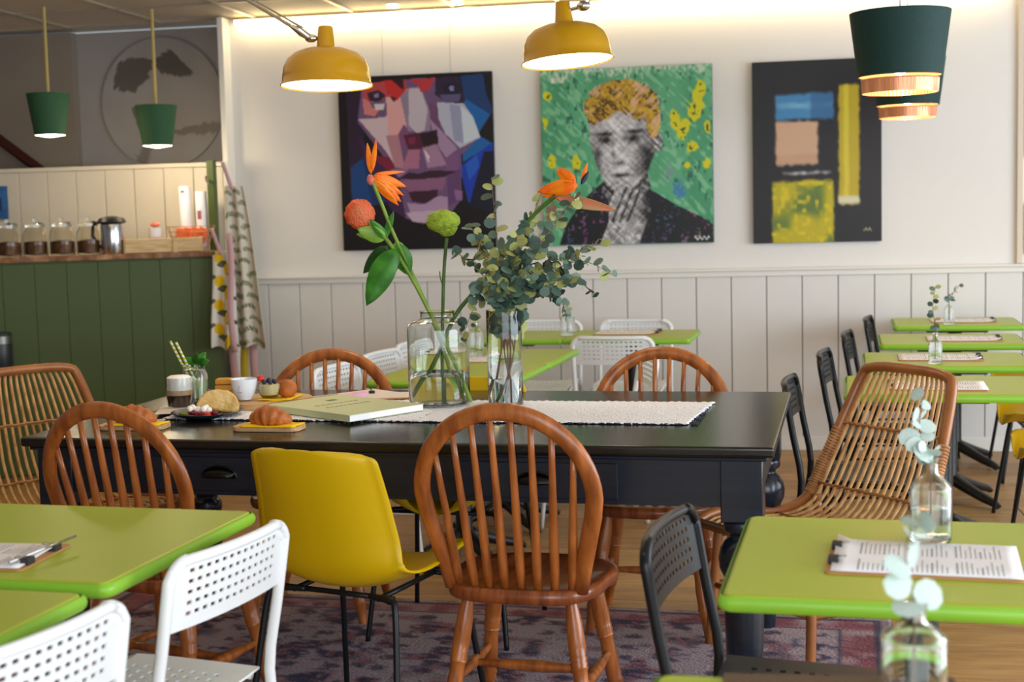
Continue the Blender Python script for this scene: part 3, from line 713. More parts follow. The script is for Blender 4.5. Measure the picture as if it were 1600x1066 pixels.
for cx in (-.625, -1.53):
    g = G(); g.box((cx, .040, AZ-.062), (.44, .012, .095)); dr = g.build('drawer', BLACKT, t, smooth=0, bevel=.002)
    g = G()
    for k in range(1): pass
    g.sheet(lambda u, v: (cx+.050*math.cos(PI*u)*(1-.12*v), .033-.026*math.sin(PI*v*.5)*math.sin(PI*u)**.4, AZ-.072+.026*math.cos(PI*v*.5)*math.sin(PI*u)**.6+.003), 16, 8)
    g.tube([(cx+.052*math.cos(PI*k/12), .032, AZ-.070+.030*math.sin(PI*k/12)) for k in range(13)], .003, 6)
    g.tube([(cx-.052, .032, AZ-.070), (cx+.052, .032, AZ-.070)], .003, 6)
    g.build('cup_handle', PATINA, dr, solid=.002)
def ont(x, y, z=.7705):      # table coordinates -> world
    c, s = math.cos(TR), math.sin(TR); return (-.01+x*c-y*s, 3.56+x*s+y*c, z)

# ------------------------------------------------------------------ windsor chairs
def hoop_pts(n=26, top=.91):
    pts = []
    cz, rx, rz = .68, .222, top-.014-.68
    lean = lambda z: -.152-.11*max(0, (z-.44))/.47
    low = [(.166, .428), (.182, .50), (.200, .57), (.215, .63)]
    for x, z in low: pts.append((x, lean(z), z))
    for i in range(n+1):
        a = PI*i/n; z = cz+rz*math.sin(a); pts.append((rx*math.cos(a), lean(z), z))
    for x, z in reversed(low): pts.append((-x, lean(z), z))
    return pts
def windsor(label):
    t = thing('windsor_chair', label, 'chair')
    out = []
    for k in range(40):
        a = 2*PI*k/40; c, s = math.cos(a), math.sin(a)
        w = .216 if s > 0 else .208
        x = w*abs(c)**(.72 if s > 0 else .50)*(1 if c > 0 else -1); y = .205*abs(s)**.8*(1 if s > 0 else -1)
        if s > 0: x *= 1+.10*s*(1-s)*2
        out.append((x, y))
    g = G(); n = len(out); vs = []; rings = [(.90, .395), (.985, .402), (1.0, .418), (.985, .433), (.93, .437), (.80, .430), (.5, .424), (.2, .424)]
    for sc, z in rings: vs += [(x*sc, y*sc, z) for x, y in out]
    fs = [tuple(range(n-1, -1, -1))]
    for r in range(len(rings)-1):
        for k in range(n): fs.append((r*n+k, r*n+(k+1) % n, (r+1)*n+(k+1) % n, (r+1)*n+k))
    fs.append(tuple((len(rings)-1)*n+k for k in range(n)))
    g.add(vs, fs); g.build('seat', OAKS, t, smooth=60)
    P = hoop_pts(); g = G(); g.tube(P, .0225, 12, ref=(0, 1, 0), r2=.0135); g.build('back_hoop', OAK, t, smooth=180)
    for k in range(8):
        u = (k-3.5)/3.5; xb = u*.148; xt = u*.178
        zt = .68+(.896-.68)*math.sqrt(max(0, 1-(xt/.215)**2))-.006
        yb = -.152-.020*(1-u*u); yt = -.152-.11*(zt-.44)/.47
        pts = [Vector((xb, yb, .425)).lerp(Vector((xt, yt, zt)), f) for f in (0, .12, .3, .55, .8, 1)]
        g = G(); g.tube(pts, [.0115, .0125, .0125, .0105, .0085, .0075], 8); g.build('spindle', OAK, t, smooth=180)
    prof = [(0, .015), (.06, .0165), (.16, .0215), (.30, .0235), (.36, .021), (.37, .0235), (.39, .021), (.40, .0235), (.42, .021), (.43, .0235), (.45, .020), (.50, .0195), (.62, .0225), (.74, .021), (.76, .024), (.78, .0205), (.80, .0235), (.82, .019), (.92, .0155), (1.0, .0135)]
    legs = []
    for sx, sy in ((-1, 1), (1, 1), (-1, -1), (1, -1)):
        a = Vector((sx*.135, sy*.12, .405)); b = Vector((sx*.195, sy*.185, .0)); legs.append((a, b))
        g = G(); g.tube([a.lerp(b, f) for f, r in prof], [r for f, r in prof], 12); g.build('leg', OAK, t, smooth=50)
    def st(p, q):
        g = G(); g.tube([p.lerp(q, f) for f in (0, .1, .35, .5, .65, .9, 1)], [.009, .010, .0145, .0165, .0145, .010, .009], 10); g.build('stretcher', OAK, t, smooth=180)
    f = .56
    L = [a.lerp(b, f) for a, b in legs]
    st(L[0], L[2]); st(L[1], L[3]); st((L[0]+L[2])/2, (L[1]+L[3])/2)
    return t
w0 = windsor('brown spindle-back wooden chair with its back to the camera, centre front of the table')
w0.location = (-.640, 3.58, 0); w0.rotation_euler = (0, 0, -.10)
dup(w0, (-1.66, 3.60, 0), -.24, 'brown spindle-back wooden chair turned at the left, beside the yellow chair', 'spindle-back wooden chairs')
dup(w0, (-1.58, 4.63, 0), PI+.05, 'spindle-back wooden chair behind the table, on the left behind the round board')
dup(w0, (-.405, 4.61, 0), PI-.05, 'spindle-back wooden chair behind the table, on the right past the white runner')
w0['group'] = 'spindle-back wooden chairs'
for o in bpy.data.objects:
    if o.name.startswith('windsor_chair'):
        o['group'] = 'spindle-back wooden chairs'
        if o.location.y > 4: o.scale = (1, 1, .98)

# ------------------------------------------------------------------ yellow shell chairs
def shell(label):
    t = thing('shell_chair', label, 'chair')
    prof = smoothpts([(.235, .432), (.20, .450), (.10, .447), (0, .436), (-.09, .434), (-.155, .452), (-.192, .50), (-.212, .58), (-.235, .68), (-.262, .775), (-.272, .812)], 4)
    N = len(prof)-1
    Wd = smoothpts([(.165, 0), (.205, 0), (.225, 0), (.232, 0), (.232, 0), (.228, 0), (.222, 0), (.212, 0), (.201, 0), (.192, 0), (.186, 0)], 4)
    def fn(u, v):
        i = v*N; k = min(int(i), N-1); f = i-k
        y = prof[k][0]*(1-f)+prof[k+1][0]*f; z = prof[k][1]*(1-f)+prof[k+1][1]*f; w = Wd[k][0]*(1-f)+Wd[k+1][0]*f
        s = (u-.5)*2
        # rounded corners top and front
        if v > .92: w -= .062*(1-math.sqrt(max(0, 1-((v-.92)/.08)**2)))
        if v < .09: w -= .07*(1-math.sqrt(max(0, 1-((.09-v)/.09)**2)))
        bk = min(max((v-.46)/.26, 0), 1); bk = bk*bk*(3-2*bk)
        lift = .066*abs(s)**2.3
        zz = z+lift*(1-bk)-.012*s*s*max(0, (v-.8)/.2)
        yy = y+lift*.9*bk
        e = max(0, abs(s)-.93)/.07
        return (s*w, yy-(.008*e if bk > .5 else 0), zz-.010*e*(1-bk))
    g = G(); g.sheet(fn, 26, 60); g.build('seat_shell', YEL, t, smooth=180, solid=.006)
    # tubular frame
    for sx in (-1, 1):
        g = G(); g.tube(smoothpts([(sx*.10, .13, .428), (sx*.17, .155, .427), (sx*.195, .17, .40), (sx*.215, .20, .2), (sx*.235, .23, 0)], 5), .0085, 8); g.build('leg', BLKM, t, smooth=180)
        g = G(); g.tube(smoothpts([(sx*.10, -.13, .422), (sx*.17, -.15, .421), (sx*.195, -.165, .40), (sx*.215, -.20, .2), (sx*.235, -.235, 0)], 5), .0085, 8); g.build('leg', BLKM, t, smooth=180)
    g = G()
    for sx in (-1, 1): g.tube([(sx*.13, .145, .425), (sx*.13, -.14, .420)], .0075, 8)
    for yy in (.14, -.13): g.tube([(-.17, yy, .422), (.17, yy, .422)], .0075, 8)
    g.build('under_frame', BLKM, t, smooth=180)
    return t
s0 = shell('yellow plastic shell chair with its back to the camera, left of the spindle-back chair'); s0['group'] = 'yellow shell chairs'
s0.location = (-1.07, 3.50, 0); s0.rotation_euler = (0, 0, -.30)
dup(s0, (-1.05, 4.47, 0), PI-.10, 'yellow shell chair behind the black table, half hidden by the vases', 'yellow shell chairs')
dup(s0, (1.09, 5.34, 0), PI/2, 'yellow shell chair at the right edge, the nearest one beside the green tables', 'yellow shell chairs')
dup(s0, (1.16, 6.16, 0), PI/2, 'yellow shell chair at the right edge, second from the front beside the green tables', 'yellow shell chairs')
dup(s0, (1.30, 7.3, 0), PI/2, 'yellow shell chair at the right edge, far one between two green tables', 'yellow shell chairs')

# ------------------------------------------------------------------ perforated chairs
def perf_panel(w, h, cols, rows, fn, hx_=.55, hy=.5, mx=.045, my=.03):
    """panel with real holes; fn(x, y) places local panel coordinates"""
    xs = [-w/2]; px_ = (w-2*mx)/cols
    for c in range(cols):
        a = -w/2+mx+c*px_; xs += [a+px_*(1-hx_)/2, a+px_*(1+hx_)/2]
    xs.append(w/2); ys = [0]; py = (h-2*my)/rows
    for r in range(rows):
        a = my+r*py; ys += [a+py*(1-hy)/2, a+py*(1+hy)/2]
    ys.append(h)
    g = G(); nu = len(xs)-1; nv = len(ys)-1
    g.add([tuple(fn(x, y)) for y in ys for x in xs], [(j*(nu+1)+i, j*(nu+1)+i+1, (j+1)*(nu+1)+i+1, (j+1)*(nu+1)+i) for j in range(nv) for i in range(nu) if not (i % 2 == 1 and j % 2 == 1)])
    return g
def perforated(label, M1, M2):
    t = thing('perforated_chair', label, 'chair')
    W = .194
    by = lambda z: -.185-.055*(z-.45)/.32
    cup = lambda x: -.022*(1-(x/W)**2)
    P = [(-W-.008, -.255, 0), (-W-.002, -.205, .30), (-W, by(.45), .45), (-W, by(.60), .60), (-W, by(.72), .72)]
    P += [(-W+.05-.05*math.cos(a), by(.72+.045*math.sin(a)), .72+.045*math.sin(a)) for a in (PI/8, PI/4, 3*PI/8, PI/2)]
    right = [(-x, y, z) for x, y, z in reversed(P)]
    for sgn, nm in ((1, 'rear_leg'), (-1, 'rear_leg')):
        g = G(); g.tube(smoothpts([(sgn*-x, y, z) for x, y, z in P], 3), .0115, 10); g.build(nm, M1, t, smooth=180)
    g = perf_panel(2*W, .138, 13, 5, lambda x, y: (x, by(.635+y)+cup(x)*.8+(.004 if y > .13 else 0), .635+y-(.018*(max(0, abs(x)-.14)/.054)**2 if y > .1 else 0)), .60, .40, .045, .018)
    g.build('backrest', M2, t, smooth=0, solid=.0035)
    g = G(); g.tube([(x*W/8*.86, by(.765)+cup(x*W/8)*.8, .765+(-.004 if abs(x) == 8 else 0)) for x in range(-8, 9)], .0105, 8); g.build('top_rail', M2, t, smooth=180)
    g = perf_panel(.375, .36, 11, 9, lambda x, y: (x*(1-.10*max(0, (y-.2)/.16)**2 if y > .2 else 1), -.165+y, .452-.012*(1-(x/.19)**2)-(.02*((y-.32)/.04) if y > .32 else 0)), .5, .42, .045, .05)
    g.build('seat', M2, t, smooth=0, solid=.005)
    for sgn in (-1, 1):
        g = G(); g.tube(smoothpts([(sgn*.178, -.15, .437), (sgn*.18, .02, .437), (sgn*.18, .13, .430), (sgn*.183, .17, .38), (sgn*.19, .215, 0)], 4), .0095, 8); g.build('front_leg', M1, t, smooth=180)
        g = G(); g.tube([(sgn*.184, -.215, .20), (sgn*.187, .19, .22)], .006, 6); g.build('side_stretcher', M1, t, smooth=180)
    g = G(); g.tube([(-.178, .10, .432), (.178, .10, .432)], .007, 6); g.tube([(-.176, -.13, .437), (.176, -.13, .437)], .007, 6); g.build('seat_rail', M1, t, smooth=180)
    return t
a0 = perforated('white perforated metal chair at the lower left, the farther of the two', WHM, WHP)
a0.location = (-1.26, 2.545, 0); a0.rotation_euler = (0, 0, math.radians(78)); GW = 'white perforated chairs'; a0['group'] = GW
dup(a0, (-1.325, 1.955, 0), math.radians(77), 'white perforated metal chair cut off at the bottom left corner', GW)
dup(a0, (-.77, 7.42, 0), PI-.05, 'far white perforated chair against the planks behind the free-ending green table', GW)
dup(a0, (-1.26, 7.45, 0), PI, 'far white perforated chair against the planks, left of the small far bottle', GW)
dup(a0, (-.76, 6.90, 0), -.06, 'far white perforated chair, back to the camera, before the free-ending green table', GW)
dup(a0, (-.76, 5.83, 0), math.radians(105), 'far white chair behind the right spindle-back chair, mostly hidden', GW)
dup(a0, (-1.50, 5.98, 0), math.radians(-100), 'far white chair left of the green table, its whole backrest in view', GW)
dup(a0, (-1.54, 5.44, 0), math.radians(-100), 'far white chair behind the left spindle-back chair hoop', GW)
dup(a0, (-1.48, 6.46, 0), math.radians(-98), 'far white chair seen through the left side of the big glass jar', GW)
b0 = perforated('black perforated chair in the foreground, at the left of the near green table', BLKM, BLKP)
b0.location = (.025, 2.66, 0); b0.rotation_euler = (0, 0, math.radians(-100)); GB = 'black perforated chairs'; b0['group'] = GB
for (x, y, a), lb in zip(((.28, 4.95, -96), (.425, 5.86, -98), (.56, 6.74, -98), (.71, 7.60, -98)),
    ('black perforated chair at the right corner of the black table, nearest of the back row', 'black perforated chair at the second green table of the right row',
     'black perforated chair at the third green table of the right row', 'black perforated chair at the farthest green table by the planks')):
    dup(b0, (x, y, 0), math.radians(a), lb, GB)

# ------------------------------------------------------------------ rattan chairs
def rattan(label):
    t = thing('rattan_chair', label, 'chair')
    prof = smoothpts([(.30, .395), (.22, .415), (.08, .395), (-.06, .385), (-.16, .415), (-.215, .49), (-.262, .585), (-.308, .69), (-.348, .785), (-.364, .828)], 4)
    N = len(prof)-1
    def at(v): 
        i = v*N; k = min(int(i), N-1); f = i-k; return (prof[k][0]*(1-f)+prof[k+1][0]*f, prof[k][1]*(1-f)+prof[k+1][1]*f)
    hw = lambda v: .225+.02*math.sin(v*PI)-.045*max(0, v-.6)/.4
    side = []
    for i in range(27):
        v = i/26*.955; y, z = at(v); side.append((hw(v), y, z+.012))
    ytop, ztop = at(1.0)
    top = [(hw(.955)*math.cos(a)*(1.0), at(.955)[0]+(ytop-at(.955)[0])*math.sin(a), at(.955)[1]+.012+(ztop+.012-at(.955)[1])*math.sin(a)) for a in (PI*k/10 for k in range(1, 10))]
    top = [((abs(math.cos(a))**.6)*(1 if math.cos(a) > 0 else -1)*hw(.955), y, z) for (x, y, z), a in zip(top, (PI*k/10 for k in range(1, 10)))]
    P = side+top+[(-x, y, z) for x, y, z in reversed(side)]
    g = G(); g.tube(P, .0165, 10); g.build('frame_pole', RATF, t, smooth=180)
    y0, z0 = at(0); g = G(); g.tube([(-hw(0), y0, z0+.012), (hw(0), y0, z0+.012)], .015, 8); g.build('front_pole', RATF, t, smooth=180)
    for k in range(16):
        u = (k-7.5)/8.1; pts = []; vm = 1.0-.035*abs(u)**3
        for i in range(25):
            v = i/24*vm; y, z = at(v); sag = -.012*(1-u*u)
            bk = min(max((v-.4)/.2, 0), 1)
            pts.append((u*(hw(v)-.012), y+(sag)*bk*1.5, z+sag*(1-bk)+.006))
        g = G(); g.tube(pts, .0062, 6); g.build('cane_rod', RAT, t, smooth=180)
    for v in (.30, .52, .74):
        y, z = at(v); g = G()
        for dz in (0, .008): g.tube([(x*hw(v)/6, y-.012*(1-(x/6)**2)+(-.006 if dz == 0 else .006), z+dz+.003*(x % 2)) for x in range(-6, 7)], .0045, 5)
        g.build('woven_cross_band', RATB, t, smooth=180)
    for sx in (-1, 1):
        g = G()
        for k in range(26):
            v = .46+.26*k/26; y, z = at(v); v2 = v+.26/26*.7
            y2, z2 = at(v2); g.tube([(sx*hw(v), y, z+.012), (sx*hw(v2), y2, z2+.012)], [.0205, .0205], 8)
        g.build('cane_binding', RATB, t, smooth=180)
    for sx in (-1, 1):
        g = G(); g.tube(smoothpts([(sx*.215, .22, .41), (sx*.225, .235, .2), (sx*.235, .25, 0)], 3), .015, 8); g.build('leg', RATF, t, smooth=180)
        g = G(); g.tube(smoothpts([(sx*.222, -.18, .44), (sx*.225, -.22, .2), (sx*.23, -.26, 0)], 3), .015, 8); g.build('leg', RATF, t, smooth=180)
        g = G(); g.tube([(sx*.225, .235, .2), (sx*.225, -.22, .2)], .010, 6); g.build('side_stretcher', RATF, t, smooth=180)
    g = G(); g.tube([(-.222, .235, .2), (.222, .235, .2)], .010, 6); g.build('front_stretcher', RATF, t, smooth=180)
    return t
r0 = rattan('rattan chair with bound side poles at the right end of the black table'); r0['group'] = 'rattan chairs'
r0.location = (.125, 4.34, 0); r0.rotation_euler = (0, 0, math.radians(130))
dup(r0, (-2.39, 4.47, 0), math.radians(-125), 'rattan chair at the left end of the black table, at the left edge', 'rattan chairs')

# ------------------------------------------------------------------ green tables
def foot_prof(): return smoothpts([(.03, 0, .10), (.10, 0, .075), (.19, 0, .045), (.25, 0, .028), (.275, 0, .014)], 3)
def bistro(label, w, d):
    t = thing('green_table', label, 'table')
    g = G(); g.prism(rrect(w, d, .02), .725, .750); g.build('table_top', LIME, t, smooth=0, bevel=.006, seg=2)
    g = G(); o_ = rrect(w+.006, d+.006, .022); i_ = rrect(w-.02, d-.02, .012)
    n = len(o_); vs = []
    prof = [(0, .7475), (.0045, .743), (.006, .736), (.0045, .728), (0, .7225)]
    for off, z in prof: vs += [(x*(1+2*off/w), y*(1+2*off/d), z) for x, y in o_]
    fs = [(r*n+k, r*n+(k+1) % n, (r+1)*n+(k+1) % n, (r+1)*n+k) for r in range(len(prof)-1) for k in range(n)]
    g.add(vs, fs); g.build('edge_band', LIMEE, t, smooth=50)
    g = G(); g.box((0, 0, .712), (.30, .30, .014)); g.build('mounting_plate', IRON, t, smooth=0)
    g = G(); g.lathe([(.034, .095), (.038, .10), (.038, .12), (.034, .13), (.034, .705), (.04, .705)], seg=16); g.build('column', IRON, t)
    for k in range(4):
        a = PI/4+k*PI/2; P = foot_prof(); R = Matrix.Rotation(a, 3, 'Z')
        g = G(); g.tube([R @ p for p in P], [.036-.018*i/len(P) for i in range(len(P))], 8, ref=(0, 0, 1), r2=[.028-.016*i/len(P) for i in range(len(P))]); g.build('foot', IRON, t, smooth=60)
    return t
GT = 'green bistro tables'
def place_t(o, cx, cy, rz): o.location = (cx, cy, 0); o.rotation_euler = (0, 0, rz); o['group'] = GT
ta = bistro('near green bistro table at the right with a menu clipboard and ribbed bottle', .64, .60); place_t(ta, .245, 2.545, -.06)
tb = bistro('second green table of the right row, just behind the rattan chair', .62, .51); place_t(tb, .545, 4.98, -.05)
dup(tb, (.655, 5.80, 0), -.05, 'third green table of the right row counted from the camera', GT)
dup(tb, (.775, 6.65, 0), -.05, 'fourth green table of the right row counted from the camera', GT)
dup(tb, (.91, 7.60, 0), -.05, 'farthest green table of the right row, against the planks', GT)
dup(tb, (-.715, 7.03, 0), -.05, 'far green table in the middle, the one whose right end stands free', GT)
dup(tb, (-1.34, 7.055, 0), -.05, 'far green table adjoining the left side of the free-ending one', GT)
tc_ = bistro('green table behind the big jar, the half nearer the camera', .56, .60); place_t(tc_, -1.235, 5.40, -.07)
dup(tc_, (-1.19, 6.02, 0), -.07, 'green table behind the big jar, the farther half', GT)
dup(ta, (-1.455, 2.56, 0), -.07, 'green table at the left edge carrying a menu clipboard', GT)
dup(ta, (-1.505, 1.90, 0), -.07, 'green table at the bottom left corner behind the cut-off white chair', GT)
dup(ta, (.15, 1.555, 0), -.03, 'green table at the bottom edge, mostly out of view, holding the blurred vase', GT)

# ------------------------------------------------------------------ a pixel of the photograph on a plane y = Y (used once, to find where things stand)
def P(px, py, Y):
    d = _f+(px-800)/F*_R-(py-533)/F*_U
    return Vector((0, 0, EYE))+d*(Y/d.y)
def PZ(px, py, z):
    d = _f+(px-800)/F*_R-(py-533)/F*_U
    return Vector((0, 0, EYE))+d*((z-EYE)/d.z)
TT = .7705

# ------------------------------------------------------------------ lamps
def dome_lamp(label, loc, tilt):
    t = thing('dome_lamp', label, 'lamp', loc); t['group'] = 'ochre dome lamps over the black table'; t.rotation_euler = (-.05, tilt, 0)
    pr = [(.156, 0), (.154, .005), (.149, .009), (.148, .03), (.143, .060), (.130, .088), (.107, .108), (.072, .121), (.033, .127)]
    g = G(); g.lathe(pr+[(r-.0025, z-.001) for r, z in reversed(pr)], seg=48, close=True); g.build('lamp_shade', GOLD, t, smooth=50)
    g = G(); g.lathe([(0, .012), (.1475, .009), (.149, .003), (0, -.004)], seg=40); g.build('light_diffuser', LAMPIN, t)
    g = G(); g.lathe([(.033, .124), (.031, .13), (.0245, .195), (.022, .198), (0, .198)], seg=24); g.build('lamp_neck', GOLD, t, smooth=50)
    return t
l1 = dome_lamp('ochre dome lamp on a slanting arm, the left of the two', (-1.482, 4.60, 1.815), 0)
e = PZ(300, -52, 2.525); k0 = P(486, 60, 4.59); k1 = P(470, 50, 4.57)
def loc_of(t, v): return tuple(t.rotation_euler.to_matrix().transposed() @ (Vector(v)-t.location))
g = G(); g.tube([loc_of(l1, k1), loc_of(l1, e)], .0065, 8); g.tube([loc_of(l1, k1+Vector((.005, 0, .014))), loc_of(l1, e+Vector((.02, 0, .0)))], .004, 8); g.build('lamp_arm', STEEL, l1)
g = G(); g.ball(loc_of(l1, k0), (.022, .016, .014), 12, 8); g.tube([loc_of(l1, k0), loc_of(l1, k1), loc_of(l1, k1+(e-k1)*.06)], [.012, .014, .008], 8); g.tube([loc_of(l1, k0), (-.02, 0, .16)], .007, 8); g.build('arm_joint', CHROME, l1)
g = G(); q_ = loc_of(l1, e); g.lathe([(0, 0), (.05, 0), (.05, -.02), (.02, -.03), (0, -.03)], q_, 20); g.build('ceiling_mount', STEEL, l1)
l2 = dome_lamp('ochre dome lamp at top centre, the right of the two', (-.680, 4.72, 1.872), -.075)
k0 = P(912, 9, 4.72); e2 = Vector((-.60, 4.75, 2.525)); k1 = k0+Vector((.02, 0, .03))
g = G(); g.tube([loc_of(l2, k1), loc_of(l2, e2)], .0065, 8); g.build('lamp_arm', STEEL, l2)
g = G(); g.ball(loc_of(l2, k0), (.024, .018, .018), 12, 8); g.tube([loc_of(l2, k0), (.02, 0, .17)], .007, 8); g.tube([loc_of(l2, k0), loc_of(l2, k1)], .011, 8); g.build('arm_joint', CHROME, l2)
g = G(); g.lathe([(0, 0), (.05, 0), (.05, -.02), (.02, -.03), (0, -.03)], loc_of(l2, e2), 20); g.build('ceiling_mount', STEEL, l2)

def drum_lamp(label, loc, s, group):
    t = thing('pendant_lamp', label, 'lamp', loc); t['group'] = group
    pr = [(.147*s, 0), (.175*s, .225*s)]
    g = G(); g.lathe([(.147*s, 0), (.176*s, .225*s), (.174*s, .225*s), (.145*s, 0)], seg=48, close=True); g.build('lamp_shade', TEAL, t, smooth=60)
    g = G(); g.lathe([(.1435*s, .002), (.172*s, .223*s), (.170*s, .223*s), (.1415*s, .002)], seg=48, close=True); g.build('copper_lining', COPPER, t, smooth=60)
    g = G(); n = 56
    for k in range(n):
        a = 2*PI*k/n; c, s_ = math.cos(a), math.sin(a); g.tube([(.130*s*c, .130*s*s_, -.056*s), (.133*s*c, .133*s*s_, -.010*s)], .0030*s, 4)
    g.build('copper_ribs', COPPER, t, kind='stuff')
    g = G(); g.tube([(.134*s*math.cos(k*PI/24), .134*s*math.sin(k*PI/24), -.010*s) for k in range(48)], .0028, 6, closed=True); g.lathe([(.1325*s, -.058*s), (.1345*s, -.010*s), (.1325*s, -.010*s), (.1305*s, -.058*s)], seg=48, close=True); g.build('inner_ring', COPPER, t)
    g = G()
    for k in range(3):
        a = 2*PI*k/3; g.tube([(0, 0, .19*s), (.172*s*math.cos(a), .172*s*math.sin(a), .21*s)], .002, 5)
    g.lathe([(0, .08*s), (.018*s, .08*s), (.018*s, .13*s), (.01, .19*s), (0, .2*s)], seg=12); g.build('lamp_holder', BLKP, t)
    g = G(); g.ball((0, 0, .04*s), (.028*s, .028*s, .036*s), 14, 10); g.build('bulb', BULB, t)
    for k in range(3):
        a = 2*PI*k/3+.5; g = G(); g.tube([(.134*s*math.cos(a), .134*s*math.sin(a), -.012*s), (.143*s*math.cos(a), .143*s*math.sin(a), .006*s)], .0018, 5); g.build('ring_bracket', COPPER, t)
    pl_ = point('pendant_bulb_light', (0, 0, -.0), 5, (1.0, .66, .38), .04); pl_.parent = t; pl_.location = (0, 0, .0)
    g = G(); g.tube([(0, 0, .19*s), (0, 0, ZC-loc[2])], .0022, 6); g.build('cord', BLKP, t)
    return t
drum_lamp('large dark green drum pendant with copper lining, the nearer one at top right', (.437, 5.25, 1.822), 1.0, 'copper-lined drum pendants')
drum_lamp('dark green drum pendant seen just below the larger near one', (.610, 6.91, 1.825), .98, 'copper-lined drum pendants')
def bell_lamp(label, loc):
    t = thing('pendant_lamp', label, 'lamp', loc); t['group'] = 'small green pendants over the counter'
    g = G(); g.lathe([(.082, 0), (.116, .225), (.114, .225), (.080, 0)], seg=32, close=True); g.build('lamp_shade', GREENL, t, smooth=60)
    g = G(); g.lathe([(0, .010), (.080, .006), (.081, .001), (0, -.012)], seg=24); g.build('light_diffuser', LAMPIN, t); pl_ = point('counter_lamp_light', (0, 0, -.05), 5, (1.0, .80, .50), .05); pl_.parent = t; pl_.location = (0, 0, -.05)
    g = G(); g.lathe([(.115, .205), (.02, .222), (0, .222)], seg=24); g.build('shade_cap', GREENL, t)
    g = G(); g.tube([(0, 0, .21), (.002, 0, ZC-loc[2])], .010, 8, ref=(0, 1, 0), r2=.004); g.build('cord', CORDY, t)
    return t
bell_lamp('small green pendant lamp at the far left over the counter', (-3.905, 7.19, 1.858))
bell_lamp('small green pendant lamp in front of the round grey picture', (-3.41, 7.475, 1.795))

# ------------------------------------------------------------------ woven runner
t = thing('table_runner', 'white woven cotton runner with dark flecked edges along the black table', 'runner', (-1.03, 4.18, TT), TR)
q = random.Random(8)
eg = [q.uniform(-.004, .004) for _ in range(400)]
def runfn(u, v):
    i = int(u*260); j = int(v*70)
    x = (u-.5)*1.62+(eg[j % 400]*1.2 if u in (0, 1) else 0); y = (v-.5)*.435+(eg[i % 400] if v in (0, 1) else 0)
    if u > .5: x += .035*(v-.5)
    return (x, y, .0042+.0018*math.sin(i*PI/2+.3)*math.cos(j*PI/2+.4)+.0006*math.sin(i*.37+j*.9))
g = G(); g.sheet(runfn, 260, 70); g.build('woven_cloth', RUNM, t, smooth=180, solid=.003)
g = G()
for k in range(420):
    if k < 300: x = -.81+1.62*q.random(); y = (-.2175 if k % 3 else .2175)+q.uniform(-.003, .003)
    else: x = .81+q.uniform(-.012, .01); y = q.uniform(-.2175, .2175)
    a = q.uniform(0, PI); d = .004; g.box((x, y, .003), (.007, .0025, .004), Matrix.Rotation(a, 3, 'Z'))
g.build('dark_fringe', RUNK, t, smooth=0, kind='stuff')

# ------------------------------------------------------------------ vases
JX, JY = -1.050, 4.295
t = thing('glass_jar', 'wide clear glass jar half filled with water, holding the orange and green flowers', 'vase', (JX, JY, TT+.0055))
o_ = [(0, 0), (.080, 0), (.092, .006), (.097, .018), (.097, .240), (.094, .256), (.080, .268), (.058, .272), (.053, .279), (.053, .292), (.056, .297)]
i_ = [(.0535, .297), (.0505, .291), (.0505, .279), (.056, .2695), (.079, .265), (.091, .254), (.094, .240), (.094, .019), (.088, .010), (0, .008)]
g = G(); g.lathe(o_+i_, seg=56); g.build('jar_body', GLASS, t, smooth=70)
g = G(); g.lathe([(0, .0085), (.087, .0105), (.0932, .02), (.0932, .098), (0, .098)], seg=48); g.build('water', WATER, t, smooth=50)
VX, VY = -.838, 4.30
t = thing('cylinder_vase', 'tall clear glass cylinder vase holding the eucalyptus sprigs', 'vase', (VX, VY, TT+.0055))
g = G(); g.lathe([(0, 0), (.052, 0), (.055, .003), (.0555, .296), (.0548, .298), (.0540, .296), (.0535, .012), (0, .010)], seg=40); g.build('vase_body', GLASS, t, smooth=60)
g = G(); g.lathe([(0, .0105), (.0530, .0125), (.0530, .085), (0, .085)], seg=40); g.build('water', WATER, t, smooth=50)

# ------------------------------------------------------------------ flowers in the jar
def petal(g, a, b, w, up=(0, -1, 0), bend=.0, cup=.25, n=8):
    a = Vector(a); b = Vector(b); d = b-a; L = d.length; d.normalize(); s = d.cross(Vector(up)); s.normalize(); nn = s.cross(d)
    vs = []; fs = []
    for i in range(n+1):
        f = i/n; hw_ = w*(math.sin(PI*min(1, f**.8))**.8)*.5+.0004; c = a+d*L*f+nn*bend*L*math.sin(PI*f*.5)**2
        vs += [tuple(c-s*hw_+nn*hw_*cup), tuple(c-nn*hw_*cup*.6), tuple(c+s*hw_+nn*hw_*cup)]
    for i in range(n):
        k = 3*i; fs += [(k, k+1, k+4, k+3), (k+1, k+2, k+5, k+4)]
    g.add(vs, fs)
def stemline(pts, Yv):
    return smoothpts([P(x, y, Yv if not isinstance(Yv, (list, tuple)) else Yv[i]) for i, (x, y) in enumerate(pts)], 5)
